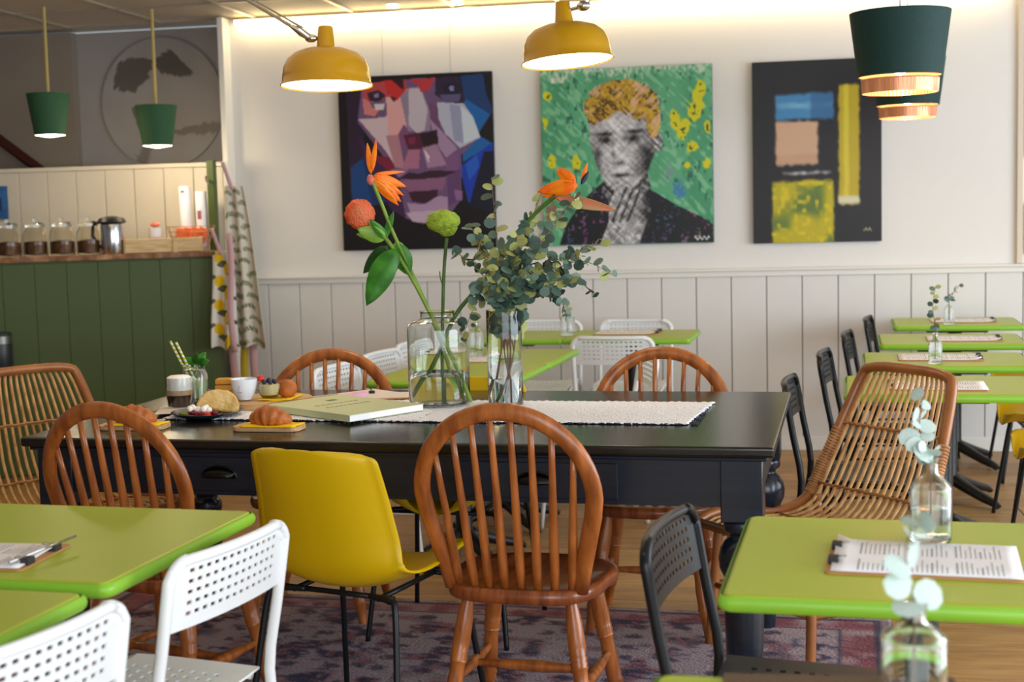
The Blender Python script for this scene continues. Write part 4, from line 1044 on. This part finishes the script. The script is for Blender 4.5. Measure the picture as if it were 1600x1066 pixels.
# bird of paradise, left
t = thing('bird_of_paradise', 'orange bird of paradise flower standing tallest, at the left of the jar', 'flower', tuple(P(718, 632, 4.33)))
O = t.location.copy(); t.location = (0, 0, 0)
g = G(); g.tube(stemline([(716, 630), (700, 570), (676, 500), (650, 440), (617, 370), (596, 318), (582, 284)], [4.33, 4.32, 4.30, 4.28, 4.25, 4.24, 4.23]), .0058, 8); g.build('stem', STEMG, t, smooth=180)
Y = 4.23; B = P(582, 278, Y)
for a, b, w in (((580, 272), (572, 222), .016), ((582, 268), (586, 216), .014), ((584, 274), (634, 292), .026), ((584, 278), (626, 316), .028), ((583, 280), (622, 322), .024), ((586, 272), (632, 268), .010), ((585, 276), (630, 306), .022)):
    g = G(); petal(g, P(*a, Y), P(*b, Y+.02), w*1.1, bend=-.10); g.build('petal', ORANGE, t, smooth=180, solid=.0012)
g = G(); g.ball(tuple(P(579, 281, Y)), (.012, .011, .016), 10, 8); petal(g, P(574, 282, Y), P(590, 292, Y), .012); g.build('bract', mat('pink_bract', 'c96a62', .5), t, smooth=180, solid=.001)
# bird of paradise, right
t = thing('bird_of_paradise', 'orange bird of paradise flower leaning right above the eucalyptus', 'flower')
g = G(); g.tube(stemline([(652, 618), (682, 560), (712, 492), (755, 440), (795, 380), (838, 332), (868, 306)], [4.27, 4.29, 4.31, 4.33, 4.33, 4.32, 4.31]), .0068, 8); g.build('stem', STEMD, t, smooth=180)
Y = 4.30
for a, b, w in (((900, 286), (838, 300), .040), ((902, 290), (846, 308), .036), ((900, 284), (868, 266), .036), ((896, 280), (872, 262), .024), ((902, 288), (874, 300), .030), ((908, 284), (918, 254), .012)):
    g = G(); petal(g, P(*a, Y), P(*b, Y+.01), w, bend=-.08); g.build('petal', ORANGE, t, smooth=180, solid=.0012)
g = G(); petal(g, P(866, 308, Y), P(962, 328, Y+.03), .034, bend=.02, cup=.9, n=12); g.build('beak', mat('green_red_beak', '70844a', .4, col2='d2552c', vscale=14), t, smooth=180, solid=.003)
g = G(); petal(g, P(908, 288, Y), P(920, 268, Y), .014); g.build('tongue_petal', mat('blue_black_petal', '22233c', .4), t, smooth=180, solid=.0015)
# celosia with leaves
t = thing('orange_celosia', 'round orange celosia with big green leaves, leftmost flower in the jar', 'flower')
g = G(); g.tube(stemline([(736, 628), (712, 570), (682, 510), (652, 450), (622, 400), (598, 368), (572, 348)], [4.25, 4.27, 4.28, 4.26, 4.25, 4.25, 4.25]), .0065, 8); g.build('stem', STEMG, t, smooth=180)
c = P(562, 335, 4.25); g = G()
q = random.Random(4)
g.ball(tuple(c), (.047, .041, .046), 26, 20, .16, 3)
g.build('flower_head', CELO, t, smooth=180)
for i, (a, b, w, mm) in enumerate((((604, 372), (558, 358), .05, LEAFL), ((606, 374), (578, 342), .03, LEAFG), ((600, 370), (556, 366), .03, LEAFL), ((602, 372), (616, 330), .022, LEAFG), ((618, 388), (571, 478), .080, LEAFG), ((616, 386), (604, 440), .062, LEAFD), ((606, 384), (566, 428), .045, LEAFD), ((622, 380), (640, 430), .062, LEAFG), ((620, 376), (632, 412), .044, LEAFL), ((640, 424), (610, 402), .016, LEAFD))):
    g = G(); petal(g, P(*a, 4.25 if i != 4 else 4.215), P(*b, (4.22+.008*i) if i != 4 else 4.195), w, bend=.06 if i % 2 else -.06, cup=.3); g.build('leaf', mm, t, smooth=180, solid=.001)
# green celosia
t = thing('green_celosia', 'green brain-shaped celosia on a straight stem in the middle of the jar', 'flower')
g = G(); g.tube(stemline([(692, 630), (691, 560), (692, 480), (694, 420), (698, 372)], 4.31), .0055, 8); g.tube(stemline([(693, 450), (688, 434), (687, 424)], 4.31), .002, 6); g.build('stem', STEMD, t, smooth=180)
c = P(692, 346, 4.31); g = G(); g.ball(tuple(c), (.054, .045, .036), 24, 16, .09, 9); g.ball((c.x+.012, c.y, c.z-.02), (.034, .03, .028), 16, 10, .09, 4); g.build('flower_head', CELG, t, smooth=180)

# ------------------------------------------------------------------ eucalyptus
def leafmesh(name, m, seed):
    q = random.Random(seed); g = G(); n = 9; vs = [(0, .52, .06)]; 
    for k in range(n):
        a = 2*PI*k/n-PI/2; r = .5*(1-.12*abs(math.cos(a))); x = r*math.cos(a); y = .5+r*math.sin(a)*1.05
        vs.append((x, y, .16*x*x*2+q.uniform(-.03, .03)-.10*(y-.5)))
    g.add(vs, [(0, 1+k, 1+(k+1) % n) for k in range(n)])
    me = bpy.data.meshes.new(name); me.from_pydata(g.v, [], g.f); me.materials.append(m); me.shade_smooth(); return me
LM = [leafmesh('leaf', EUC1, 1), leafmesh('leaf', EUC1, 2), leafmesh('leaf', EUC3, 3), leafmesh('leaf', EUC2, 4), leafmesh('leaf', EUC3, 5)]
LP = [leafmesh('leaf', EUCP, 6), leafmesh('leaf', EUCP, 7)]
def sprig(t, pts, nleaf, size, meshes, start=.3, yellow=.35, seed=0, r=.0016, m=TWIG):
    q = random.Random(seed); g = G(); pts = [Vector(p) for p in pts]
    g.tube(pts, [r*(1.3-.7*i/len(pts)) for i in range(len(pts))], 5); g.build('twig', m, t, smooth=180)
    n = len(pts)-1
    for k in range(nleaf):
        f = start+(1-start)*(k+.5)/nleaf; x = f*n; i = min(int(x), n-1); p = pts[i].lerp(pts[i+1], x-i); d = (pts[i+1]-pts[i]).normalized()
        a = q.uniform(0, 2*PI) if k % 2 == 0 else a+PI+q.uniform(-.6, .6)
        s = Vector((math.cos(a), math.sin(a)*.8, q.uniform(-.5, .5))); s = (s-d*s.dot(d)*.5+d*q.uniform(-.1, .5)).normalized()
        zax = Vector((q.uniform(-1, 1), -.7, q.uniform(-.2, 1))); xax = s.cross(zax).normalized(); zax = xax.cross(s)
        sc = size*q.uniform(.75, 1.15)*(1-.35*f*f)
        if len(meshes) > 2: me = meshes[3] if (q.random() < yellow*(.5+f) ) else q.choice([meshes[0], meshes[1], meshes[2], meshes[4]])  # front-lit leaf colour, more often towards the tip
        else: me = q.choice(meshes)
        o = bpy.data.objects.new('leaf', me); COL.objects.link(o); o.parent = t
        M = Matrix((xax, s, zax)).transposed().to_4x4(); M = Matrix.Translation(p) @ M @ Matrix.Diagonal((sc, sc, sc, 1)); o.matrix_local = M
ends = [(768, 276, 0, [(782, 420), (774, 350)]), (735, 350, -.05, [(776, 440), (752, 392)]), (708, 392, -.02, [(770, 450), (736, 412)]), (850, 292, .05, [(806, 420), (830, 345)]), (900, 306, -.06, [(815, 420), (868, 350)]),
        (876, 335, .06, [(808, 420), (842, 370)]), (945, 378, .02, [(830, 430), (890, 398)]), (958, 430, .06, [(840, 440), (905, 408)]), (930, 462, -.05, [(835, 440), (890, 432)]), (886, 494, -.05, [(830, 450), (868, 455)]),
        (722, 530, -.04, [(782, 456), (745, 474)]), (808, 362, -.07, [(796, 440), (804, 400)]), (846, 380, -.08, [(806, 440), (830, 410)]), (862, 456, -.09, [(806, 456), (836, 446)]), (788, 392, .03, [(790, 440), (792, 416)]), (760, 420, -.07, [(784, 460), (774, 442)]),
        (905, 400, -.07, [(812, 440), (862, 412)]), (900, 440, -.08, [(815, 455), (860, 440)]), (752, 375, .04, [(782, 440), (768, 405)]), (830, 430, -.10, [(798, 460), (816, 444)]), (770, 462, -.09, [(786, 474), (778, 466)]), (826, 340, .03, [(800, 420), (815, 378)]), (870, 470, .02, [(815, 462), (845, 458)]), (745, 446, -.03, [(784, 464), (764, 450)])]
EL = {0: 'eucalyptus sprig standing tallest above the cylinder vase', 2: 'eucalyptus sprig reaching left towards the green celosia', 4: 'eucalyptus sprig crossing below the right orange flower', 7: 'eucalyptus sprig reaching farthest right from the cylinder vase', 9: 'eucalyptus sprig hanging down at the right of the cylinder vase', 10: 'eucalyptus sprig drooping at the left of the cylinder vase rim', 3: 'eucalyptus sprig rising to the leftmost petal tip of the right orange flower'}
for i, (ex, ey, dy, mid) in enumerate(ends):
    t = thing('eucalyptus_sprig', EL.get(i, 'grey-green eucalyptus sprig in the middle of the bunch in the cylinder vase'), 'sprig'); t['group'] = 'eucalyptus sprigs in the cylinder vase'
    bx = 768+(i*37 % 46); q = random.Random(i)
    pts = [P(bx, 624, VY+q.uniform(-.025, .025)), P(793+(i % 5-2)*5, 550, VY), P(793+(i*17 % 30)-15, 486, VY)]+[P(x, y, VY+dy*.5) for x, y in mid]+[P(ex, ey, VY+dy)]
    pts = smoothpts(pts, 5)
    low = i in (0, 3, 5, 10, 12, 14, 20)
    sprig(t, pts, 27 if low else 24, .049, LM, start=.27 if low else .45, yellow=.34 if ey < 420 else .14, seed=i+20)

# ------------------------------------------------------------------ books and papers on the table
def slab(name, cx, cy, z, w, d, h, rz, m, parent=None, bev=.001):
    g = G(); g.box((0, 0, h/2), (w, d, h)); o = g.build(name, m, parent, smooth=0, bevel=bev)
    o.location = (cx, cy, z); o.rotation_euler = (0, 0, rz); return o
RZT = TT+.0085
A_, B_, C_ = PZ(446, 639, RZT), PZ(515, 664, RZT), PZ(634, 645, RZT)
ctr = (A_+C_)/2; e1 = C_-B_; ang = math.atan2(e1.y, e1.x); wl = e1.length; dl = (A_-B_).length
t = thing('spiral_book', 'spiral-bound book with a sage green cover and small dark lettering', 'book', (ctr.x, ctr.y, RZT), ang)
g = G()
for k in range(26):
    x = -wl/2+.012+k*(wl-.024)/25; g.tube([(x, dl/2+.001+.007*math.cos(a), .013+.010*math.sin(a)) for a in (i*PI/4 for i in range(8))], .0010, 4, closed=True)
g.build('wire_spiral', INK, t, kind='stuff')
g = G(); g.box((0, 0, .010), (wl-.004, dl-.006, .017)); g.build('page_block', PAPER, t, smooth=0)
g = G(); g.box((0, 0, .0195), (wl, dl, .002)); g.box((0, 0, .0012), (wl, dl, .002)); g.box((-wl/2+.0015, 0, .0105), (.002, dl, .0185)); g.build('cover', BOOKC, t, smooth=0, bevel=.0006)
g = G(); q = random.Random(2)
for r in range(2):
    x = -wl*.30
    while x < wl*.28: l = q.uniform(.006, .022); g.tube([(x, dl*(.08-.14*r), .0208), (x+l*.3, dl*(.08-.14*r)+.008, .0208), (x+l*.6, dl*(.08-.14*r)-.003, .0208), (x+l, dl*(.08-.14*r)+.002, .0208)], .0008, 4); x += l+.004
g.box((wl*.12, dl*.26, .0208), (.035, .022, .0006)); g.build('cover_lettering', mat('grey_green_ink', '5f6450', .7), t, smooth=0, kind='stuff')
# spiral notebook behind the book
u1 = PZ(430, 640, RZT); u2 = PZ(600, 618, RZT); cc = (u1+u2)/2; an = math.atan2((u2-u1).y, (u2-u1).x); wl2 = (u2-u1).length
t = slab('paper_pad', cc.x-.02, cc.y+.10, RZT, wl2, .14, .004, an, BLUSH); tag(t, 'blush paper pad lying behind the sage green book', 'pad')
a = PZ(500, 630, RZT+.008); b = PZ(568, 617, RZT+.008)
t = slab('pink_notebook', ((a+b)/2).x, ((a+b)/2).y, RZT+.0045, (b-a).length, .035, .014, math.atan2((b-a).y, (b-a).x), PINKP); tag(t, 'slim pink notebook lying on the blush pad behind the book', 'notebook')
a = PZ(600, 622, RZT)
t = thing('menu_clipboard', 'kraft clipboard with blush paper at the left of the big glass jar', 'clipboard', (a.x, a.y+.03, RZT), .25)
g = G(); g.box((0, 0, .002), (.22, .15, .003)); g.build('board', KRAFT, t, smooth=0); g = G(); g.box((-.005, .0, .0045), (.20, .14, .0015)); g.build('sheet', BLUSH, t, smooth=0)
g = G(); g.box((-.05, .06, .010), (.02, .014, .008)); g.tube([(-.05, .066, .012), (-.055, .085, .02)], .002, 5); g.build('binder_clip', INK, t, smooth=0)
t = slab('paper_sheet', -1.83, 4.155, RZT, .20, .15, .0012, .3, BLUSH); tag(t, 'blank pale sheet of paper between the round board and the dark plate', 'paper')

# ------------------------------------------------------------------ food and drink
def croissant_set(n, cx, cy, rz, lb):
    t = thing('serving_board', 'small wooden board under '+lb, 'board', (cx, cy, TT), rz)
    g = G(); g.prism(rrect(.205, .095, .03), .0, .013); g.build('board', WOODL, t, smooth=0, bevel=.002)
    g = G(); g.sheet(lambda u, v: (-.07+u*.165, -.052+v*.088, .0155+.002*math.sin(u*9)*math.sin(v*5)), 14, 8)
    o = g.build('yellow_napkin', NAPK, None, smooth=180, solid=.004); o.location = (cx, cy, TT); o.rotation_euler = (0, 0, rz); tag(o, 'folded yellow napkin under '+lb, 'napkin')
    g = G(); P_ = [(-.058, .012, .024), (-.045, -.002, .032), (-.022, -.012, .040), (0, -.016, .044), (.022, -.012, .040), (.045, -.002, .032), (.058, .012, .024)]
    pp = smoothpts(P_, 5); R = []
    for i in range(len(pp)): f = i/(len(pp)-1); R.append((.006+.024*math.sin(PI*f)**.8)*(1+.12*math.sin(f*PI*14)))
    g.tube(pp, R, 12); o = g.build('croissant', PASTRY, None, smooth=60); o.location = (cx+.005, cy, TT-.002); o.rotation_euler = (0, 0, rz); tag(o, 'golden brown '+lb, 'croissant')
c = PZ(415, 666, .785); croissant_set(0, c.x, c.y+.03, -.04, 'croissant beside the sage green book')
c = PZ(208, 664, .785); croissant_set(1, c.x-.01, c.y+.03, .03, 'croissant at the left end of the table')
c = PZ(320, 654, TT)
t = thing('plate', 'dark blue-grey stoneware plate holding cake and cream', 'plate', (c.x, c.y+.02, TT))
g = G(); g.lathe([(0, 0), (.06, 0), (.085, .007), (.108, .018), (.110, .021), (.106, .021), (.083, .011), (.06, .006), (0, .006)], seg=40); g.build('plate_body', NAVY, t, smooth=60)
px_, py_ = c.x, c.y+.02
g = G(); g.prism([(-.055, 0), (.055, 0), (.053, .025), (.040, .046), (.018, .056), (-.01, .055), (-.035, .044), (-.050, .024)], -.018, .018)
o = g.build('cake_slice', BREAD, None, smooth=0, bevel=.006, seg=3); o.rotation_euler = (PI/2-.35, .22, .30); o.scale = (1.2, 1.2, 1.15); o.location = (px_+.022, py_+.026, TT+.016); tag(o, 'pale half-round cake slice standing on the dark plate', 'cake')
g = G(); q = random.Random(6)
for k in range(9): g.ball((q.uniform(-.035, .03), q.uniform(-.018, .012), .012+q.uniform(0, .014)), q.uniform(.008, .013), 8, 6, .15, k)
o = g.build('whipped_cream', CREAM, None, smooth=180); o.location = (px_-.010, py_-.025, TT+.010); tag(o, 'white whipped cream dollop on the dark plate', 'cream')
for k, (x, y) in enumerate(((.0, -.05), (.02, -.055), (-.015, -.048), (.04, -.045), (-.035, -.04))):
    g = G(); g.ball((0, 0, .009), (.013, .010, .009), 10, 7, .06, k); o = g.build('berry', BERRY if k != 1 else SBERRY, None, smooth=180); o.location = (px_+x, py_+y+.006, TT+.007+(.004 if abs(x) > .03 else 0)); tag(o, 'red berry at the front edge of the cream on the dark plate', 'berry', 'berries on the dark plate')
g = G(); g.ball((-.055, -.02, .006), (.030, .022, .008), 12, 6, .15, 2); o = g.build('herb_garnish', mat('olive_garnish', '8b8c4a', .7), None, smooth=180); o.location = (px_, py_, TT+.010); tag(o, 'olive green garnish at the left rim of the dark plate', 'garnish')
# latte glass
c = PZ(276, 642, TT)
t = thing('latte_glass', 'small faceted glass of layered coffee with thick white foam', 'glass', (c.x, c.y+.03, TT))
g = G(); g.lathe([(0, 0), (.032, 0), (.036, .004), (.0435, .050), (.0435, .056), (.041, .105), (.040, .105), (.0425, .056), (.034, .012), (0, .010)], seg=12); g.build('glass_body', GLASS, t, smooth=30)
g = G(); g.lathe([(0, .011), (.033, .0125), (.0405, .048), (0, .048)], seg=24); g.build('coffee', COFFEE, t)
g = G(); g.lathe([(0, .049), (.0408, .049), (.0412, .063), (0, .063)], seg=24); g.build('milk_layer', LATTE, t)
g = G(); g.lathe([(0, .064), (.0410, .064), (.0392, .104), (.030, .110), (0, .112)], seg=24); g.build('foam', FOAM, t)
t = slab('wooden_stirrer', c.x-.06, c.y-.035, TT+.004, .19, .008, .004, .04, WOODL); tag(t, 'flat wooden stirrer lying in front of the coffee glass', 'stirrer')
# mason jar drink
c = PZ(296, 628, TT); mx, my = c.x, c.y+.045
t = thing('mason_jar', 'glass jar of pale green mint drink behind the coffee', 'jar', (mx, my, TT))
g = G(); g.lathe([(0, 0), (.040, 0), (.045, .005), (.046, .085), (.038, .103), (.037, .108), (.040, .111), (.037, .114), (.040, .118), (.040, .124), (.037, .124), (.034, .112), (.035, .102), (.043, .084), (.0425, .008), (0, .006)], seg=28); g.build('jar_body', GLASSG, t, smooth=60)
g = G(); g.lathe([(0, .0065), (.0415, .009), (.042, .070), (0, .070)], seg=24); g.build('mint_drink', MINTD, t)
for k in range(2):
    g = G(); a = Vector((mx+.010+.016*k, my-.01, TT+.03)); b = P(266+9*k, 533+2*k, my-.012)
    g.tube([a, b], .0042, 10); sm = mat('striped_straw', 'd9e2d0', .5)
    if 'sw' not in globals():
        sw = 1; nt = sm.node_tree; w_ = nt.nodes.new('ShaderNodeTexWave'); w_.inputs['Scale'].default_value = 22; w_.bands_direction = 'Z'; cr = nt.nodes.new('ShaderNodeValToRGB'); cr.color_ramp.interpolation = 'CONSTANT'
        cr.color_ramp.elements[0].color = (*lin('b9c20e'), 1); cr.color_ramp.elements[1].color = (*lin('e2e8e4'), 1); cr.color_ramp.elements[1].position = .5
        tc = nt.nodes.new('ShaderNodeTexCoord'); nt.links.new(tc.outputs['Object'], w_.inputs['Vector']); nt.links.new(w_.outputs['Fac'], cr.inputs['Fac']); nt.links.new(cr.outputs['Color'], nt.nodes['Principled BSDF'].inputs['Base Color'])
    o = g.build('drinking_straw', sm, None, smooth=180); tag(o, ['left striped paper straw in the mint drink', 'right striped paper straw in the mint drink'][k], 'straw', 'straws in the mint drink')
t = thing('mint_sprig', 'bright green mint sprig on top of the mint drink', 'mint')
b0_ = Vector((mx+.01, my, TT+.085)); g = G(); g.tube([b0_, b0_+Vector((.004, 0, .05))], .0015, 5); g.build('stem', STEMG, t)
for k, (dx, dy, dz, w) in enumerate(((.05, 0, .035, .028), (-.025, -.02, .05, .026), (.02, -.03, .065, .030), (.03, .02, .06, .028), (-.02, .02, .04, .024), (.045, -.02, .045, .026), (.0, -.02, .03, .03))):
    g = G(); petal(g, b0_+Vector((.002, 0, .035)), b0_+Vector((dx, dy, .015+dz)), w, bend=.08, cup=.3); g.build('leaf', LEAFG, t, smooth=180, solid=.0008)
# round board with pastries
c = PZ(402, 630, .79); bx, by_ = c.x+.018, c.y+.055; ZB = TT+.029
t = thing('round_board', 'thick round wooden board carrying the cup and pastries', 'board', (bx, by_, TT))
g = G(); g.lathe([(0, .0), (.140, 0), (.142, .002), (.142, .026), (.139, .0285), (0, .0285)], seg=48); g.build('board', WOODL, t, smooth=40)
g = G(); g.sheet(lambda u, v: (-.01+u*.11, -.08+v*.13, .002+.0015*math.sin(u*8)), 10, 8); o = g.build('yellow_napkin', NAPK, None, smooth=180, solid=.003); o.location = (bx, by_, ZB+.001); tag(o, 'yellow napkin on the round wooden board', 'napkin')
c = P(383, 628, by_-.06)
t = thing('coffee_cup', 'white porcelain cup standing on the front of the round board', 'cup', (c.x, by_-.062, ZB+.004))
g = G(); g.lathe([(0, 0), (.022, 0), (.023, .004), (.032, .016), (.040, .040), (.043, .066), (.041, .066), (.038, .042), (.030, .019), (0, .010)], seg=32); g.build('cup_body', PORC, t, smooth=60)
g = G(); g.tube(smoothpts([(0, .038, .055), (0, .060, .052), (0, .062, .032), (0, .036, .024)], 4), .004, 8); g.build('cup_handle', PORC, t)
g = G(); g.tube([(-.003, -.0395, .03), (-.001, -.042, .045), (.003, -.0418, .046)], .0012, 4); g.box((0, -.0385, .026), (.014, .002, .002)); g.build('cup_print', GREYINK, t)
c = P(353, 620, by_-.01); g = G(); g.box((0, 0, .022), (.062, .045, .014)); g.box((.004, .0, .036), (.066, .048, .012)); g.box((.002, 0, .009), (.060, .05, .012)); o = g.build('toast_stack', CHEESE, None, smooth=0, bevel=.004, seg=3); o.location = (c.x, by_-.01, ZB+.002); o.rotation_euler = (0, 0, .2); o.scale = (1, 1, 1.5); tag(o, 'golden toasted sandwich at the left on the round board', 'toast')
c = P(424, 620, by_-.02); t = thing('dessert_glass', 'small glass of cream with dark berries on the round board', 'dessert', (c.x, by_-.035, ZB+.004))
g = G(); g.lathe([(0, 0), (.022, 0), (.030, .010), (.036, .034), (.0365, .050), (.035, .050), (.0345, .035), (.028, .012), (0, .005)], seg=28); g.build('glass_body', GLASS, t, smooth=60)
g = G(); g.lathe([(0, .006), (.0265, .012), (.0335, .034), (.0335, .044), (0, .048)], seg=24); g.build('cream_filling', mat('custard_cream', 'e9dca8', .5), t)
dx, dyy = c.x, by_-.035
q = random.Random(9)
for k in range(7):
    a = k*2*PI/6; g = G(); g.ball((0, 0, 0), .0075, 8, 6); o = g.build('blueberry', BLUEB, None, smooth=180); r_ = 0 if k == 6 else .019; o.location = (dx+r_*math.cos(a), dyy+r_*math.sin(a), ZB+.004+.053+(.006 if k == 6 else 0)); tag(o, 'dark blueberry on the cream in the small glass', 'blueberry', 'blueberries on the cream')
g = G(); g.ball((0, 0, 0), (.013, .012, .011), 12, 8); o = g.build('strawberry', SBERRY, None, smooth=180); o.location = (dx-.024, dyy-.012, ZB+.069); tag(o, 'red strawberry at the rim of the small dessert glass', 'strawberry')
c = P(450, 620, by_-.0); g = G(); g.ball((0, 0, .029), (.033, .031, .030), 18, 12, .03, 5); o = g.build('bread_bun', PASTRY, None, smooth=180); o.location = (c.x, by_-.005, ZB+.002); tag(o, 'round browned bun at the right on the round board', 'bun')

# ------------------------------------------------------------------ menu clipboards
def clipboard(label, x, y, rz, w=.325, d=.245, clipside=-1):
    t = thing('menu_clipboard', label, 'clipboard', (x, y, .7505), rz); t['group'] = 'menu clipboards'
    g = G(); g.prism(rrect(w, d, .012), 0, .003); g.build('board', KRAFT, t, smooth=0)
    g = G(); g.sheet(lambda u, v: ((u-.5)*(w-.012)+.004*-clipside, (v-.5)*(d-.014), .0045+.010*max(0, (.12-(u if clipside < 0 else 1-u))/.12)**2*v), 14, 4); g.build('menu_sheet', PAPER, t, smooth=180, solid=.001)
    g = G(); q = random.Random(int(abs(x*100)))
    for k in range(30):
        xx = -w/2+.055+k*(w-.08)/30
        if k in (9, 19): continue
        for s0, s1 in ((-.42, -.05), (.04, .42)):
            l = q.uniform(.45, 1)*(s1-s0)*d; g.box((xx, s0*d+l/2, .0052), (.0016 if k % 5 else .003, l, .0003))
    g.build('menu_text', GREYINK, t, smooth=0, kind='stuff')
    for sy in (-.055, .05):
        bc = G(); xx = clipside*(w/2-.012); bc.box((xx, sy, .009), (.018, .026, .013)); o = bc.build('binder_clip', INK, t, smooth=0, bevel=.002)
        bc = G(); bc.tube([(xx, sy-.008, .012), (xx-clipside*.022, sy-.006, .016), (xx-clipside*.022, sy+.006, .016), (xx, sy+.008, .012)], .0012, 5); bc.build('clip_wire', CHROME, o)
    return t
cb0 = clipboard('menu clipboard on the near right green table', .249, 2.515, -.10)
cbl = clipboard('menu clipboard at the left edge on the left green table', -1.505, 2.395, .03, .30, .20, 1)
pen = G(); pen.tube([(-1.385, 2.315, .763), (-1.35, 2.50, .770)], .003, 8); o = pen.build('pen', CHROME, None, smooth=180); tag(o, 'ballpoint pen clipped on the left menu clipboard', 'pen')
for x, y, lb in ((.53, 4.93, 'menu clipboard on the second green table, seen through the rattan chair'), (.64, 5.83, 'menu clipboard on the third green table of the right row'), (.83, 6.62, 'menu clipboard on the fourth green table of the right row'), (.95, 7.62, 'menu clipboard on the farthest right green table'), (-.74, 7.10, 'menu clipboard on the free-ending far green table')):
    dup(cb0, (x, y, .7505), -.06+PI*(lb[-5:] != 'chair'), lb, 'menu clipboards')
dup(cb0, (-1.33, 5.86, .7505), .03, 'menu clipboard on the green table behind the big jar', 'menu clipboards')

# ------------------------------------------------------------------ bottles with sprigs
def bottle(label, x, y, z, ribbed, h, r, lbl2, ends_, leaf, mm, nl, seed):
    t = thing('glass_bottle', label, 'vase', (x, y, z)); pr = [(0, 0), (r*.92, 0), (r, .004)]
    n = 16
    for k in range(n*2+1):
        zz = .006+(h*.62)*k/(n*2); pr.append((r+(.0011*(k % 2) if ribbed else 0), zz))
    pr += [(r*.9, h*.70), (r*.6, h*.77), (r*.38, h*.82), (r*.34, h*.95), (r*.44, h*.96), (r*.44, h), (r*.30, h), (r*.27, h*.83), (r*.5, h*.76), (r*.84, h*.69), (r*.93, h*.62), (r*.93, .012), (0, .010)]
    g = G(); g.lathe(pr, seg=32); g.build('bottle_body', GLASSG if ribbed else GLASS, t, smooth=50)
    if ribbed: g = G(); g.lathe([(0, .0105), (r*.915, .0125), (r*.915, h*.42), (0, h*.42)], seg=28); g.build('water', WATER, t)
    for i, E_ in enumerate(ends_):
        s = thing('eucalyptus_sprig', lbl2, 'sprig')
        pts = smoothpts([Vector((x, y, z+.02)), Vector((x, y, z+h*.9))]+[Vector((x+a, y+b, z+c_)) for a, b, c_ in E_], 5)
        sprig(s, pts, nl, leaf, mm, start=.42, seed=seed+i, r=.0014)
bottle('ribbed clear glass bottle behind the menu on the near right table', .277, 2.665, .7505, True, .155, .037, 'pale blue-green eucalyptus sprig in the ribbed bottle', [[(.0, 0, .16), (-.02, 0, .20), (-.015, 0, .27)]], .044, LP, 17, 5)
bottle('round clear glass vase at the bottom edge of the picture', .165, 1.78, .7505, False, .13, .040, 'pale eucalyptus sprig in the round vase at the bottom edge', [[(0, 0, .13), (-.01, 0, .20), (.01, 0, .235)]], .046, LP, 11, 8)
bottle('small slim bottle on the third table of the right row', .600, 5.62, .7505, False, .12, .026, 'small eucalyptus sprig on the third table of the right row', [[(0, 0, .14), (-.01, 0, .22), (.0, 0, .30)]], .030, LM, 14, 14)
bottle('small slim bottle on the farthest right green table', .86, 7.42, .7505, False, .12, .026, 'small yellowing sprig on the farthest right green table', [[(0, 0, .12), (.02, 0, .16), (.05, 0, .20)]], .034, LM, 9, 17)
bottle('small bottle on the far middle green table below the eucalyptus', -1.035, 6.98, .7505, False, .13, .036, 'small sprig in the bottle on the far middle table', [[(0, 0, .11), (.0, 0, .14), (-.01, 0, .16)]], .034, LM, 8, 27)
bottle('small bottle on the far green table, seen behind the big jar', -1.30, 6.02, .7505, False, .15, .034, 'thin sprig in the bottle behind the big jar', [[(0, 0, .13), (.0, 0, .15), (-.01, 0, .165)]], .026, LM, 6, 31)
t = slab('clipboard_back', .08, 1.76, .7505, .30, .22, .004, .05, BROWNP); tag(t, 'dark brown board lying on the table at the bottom edge', 'board')
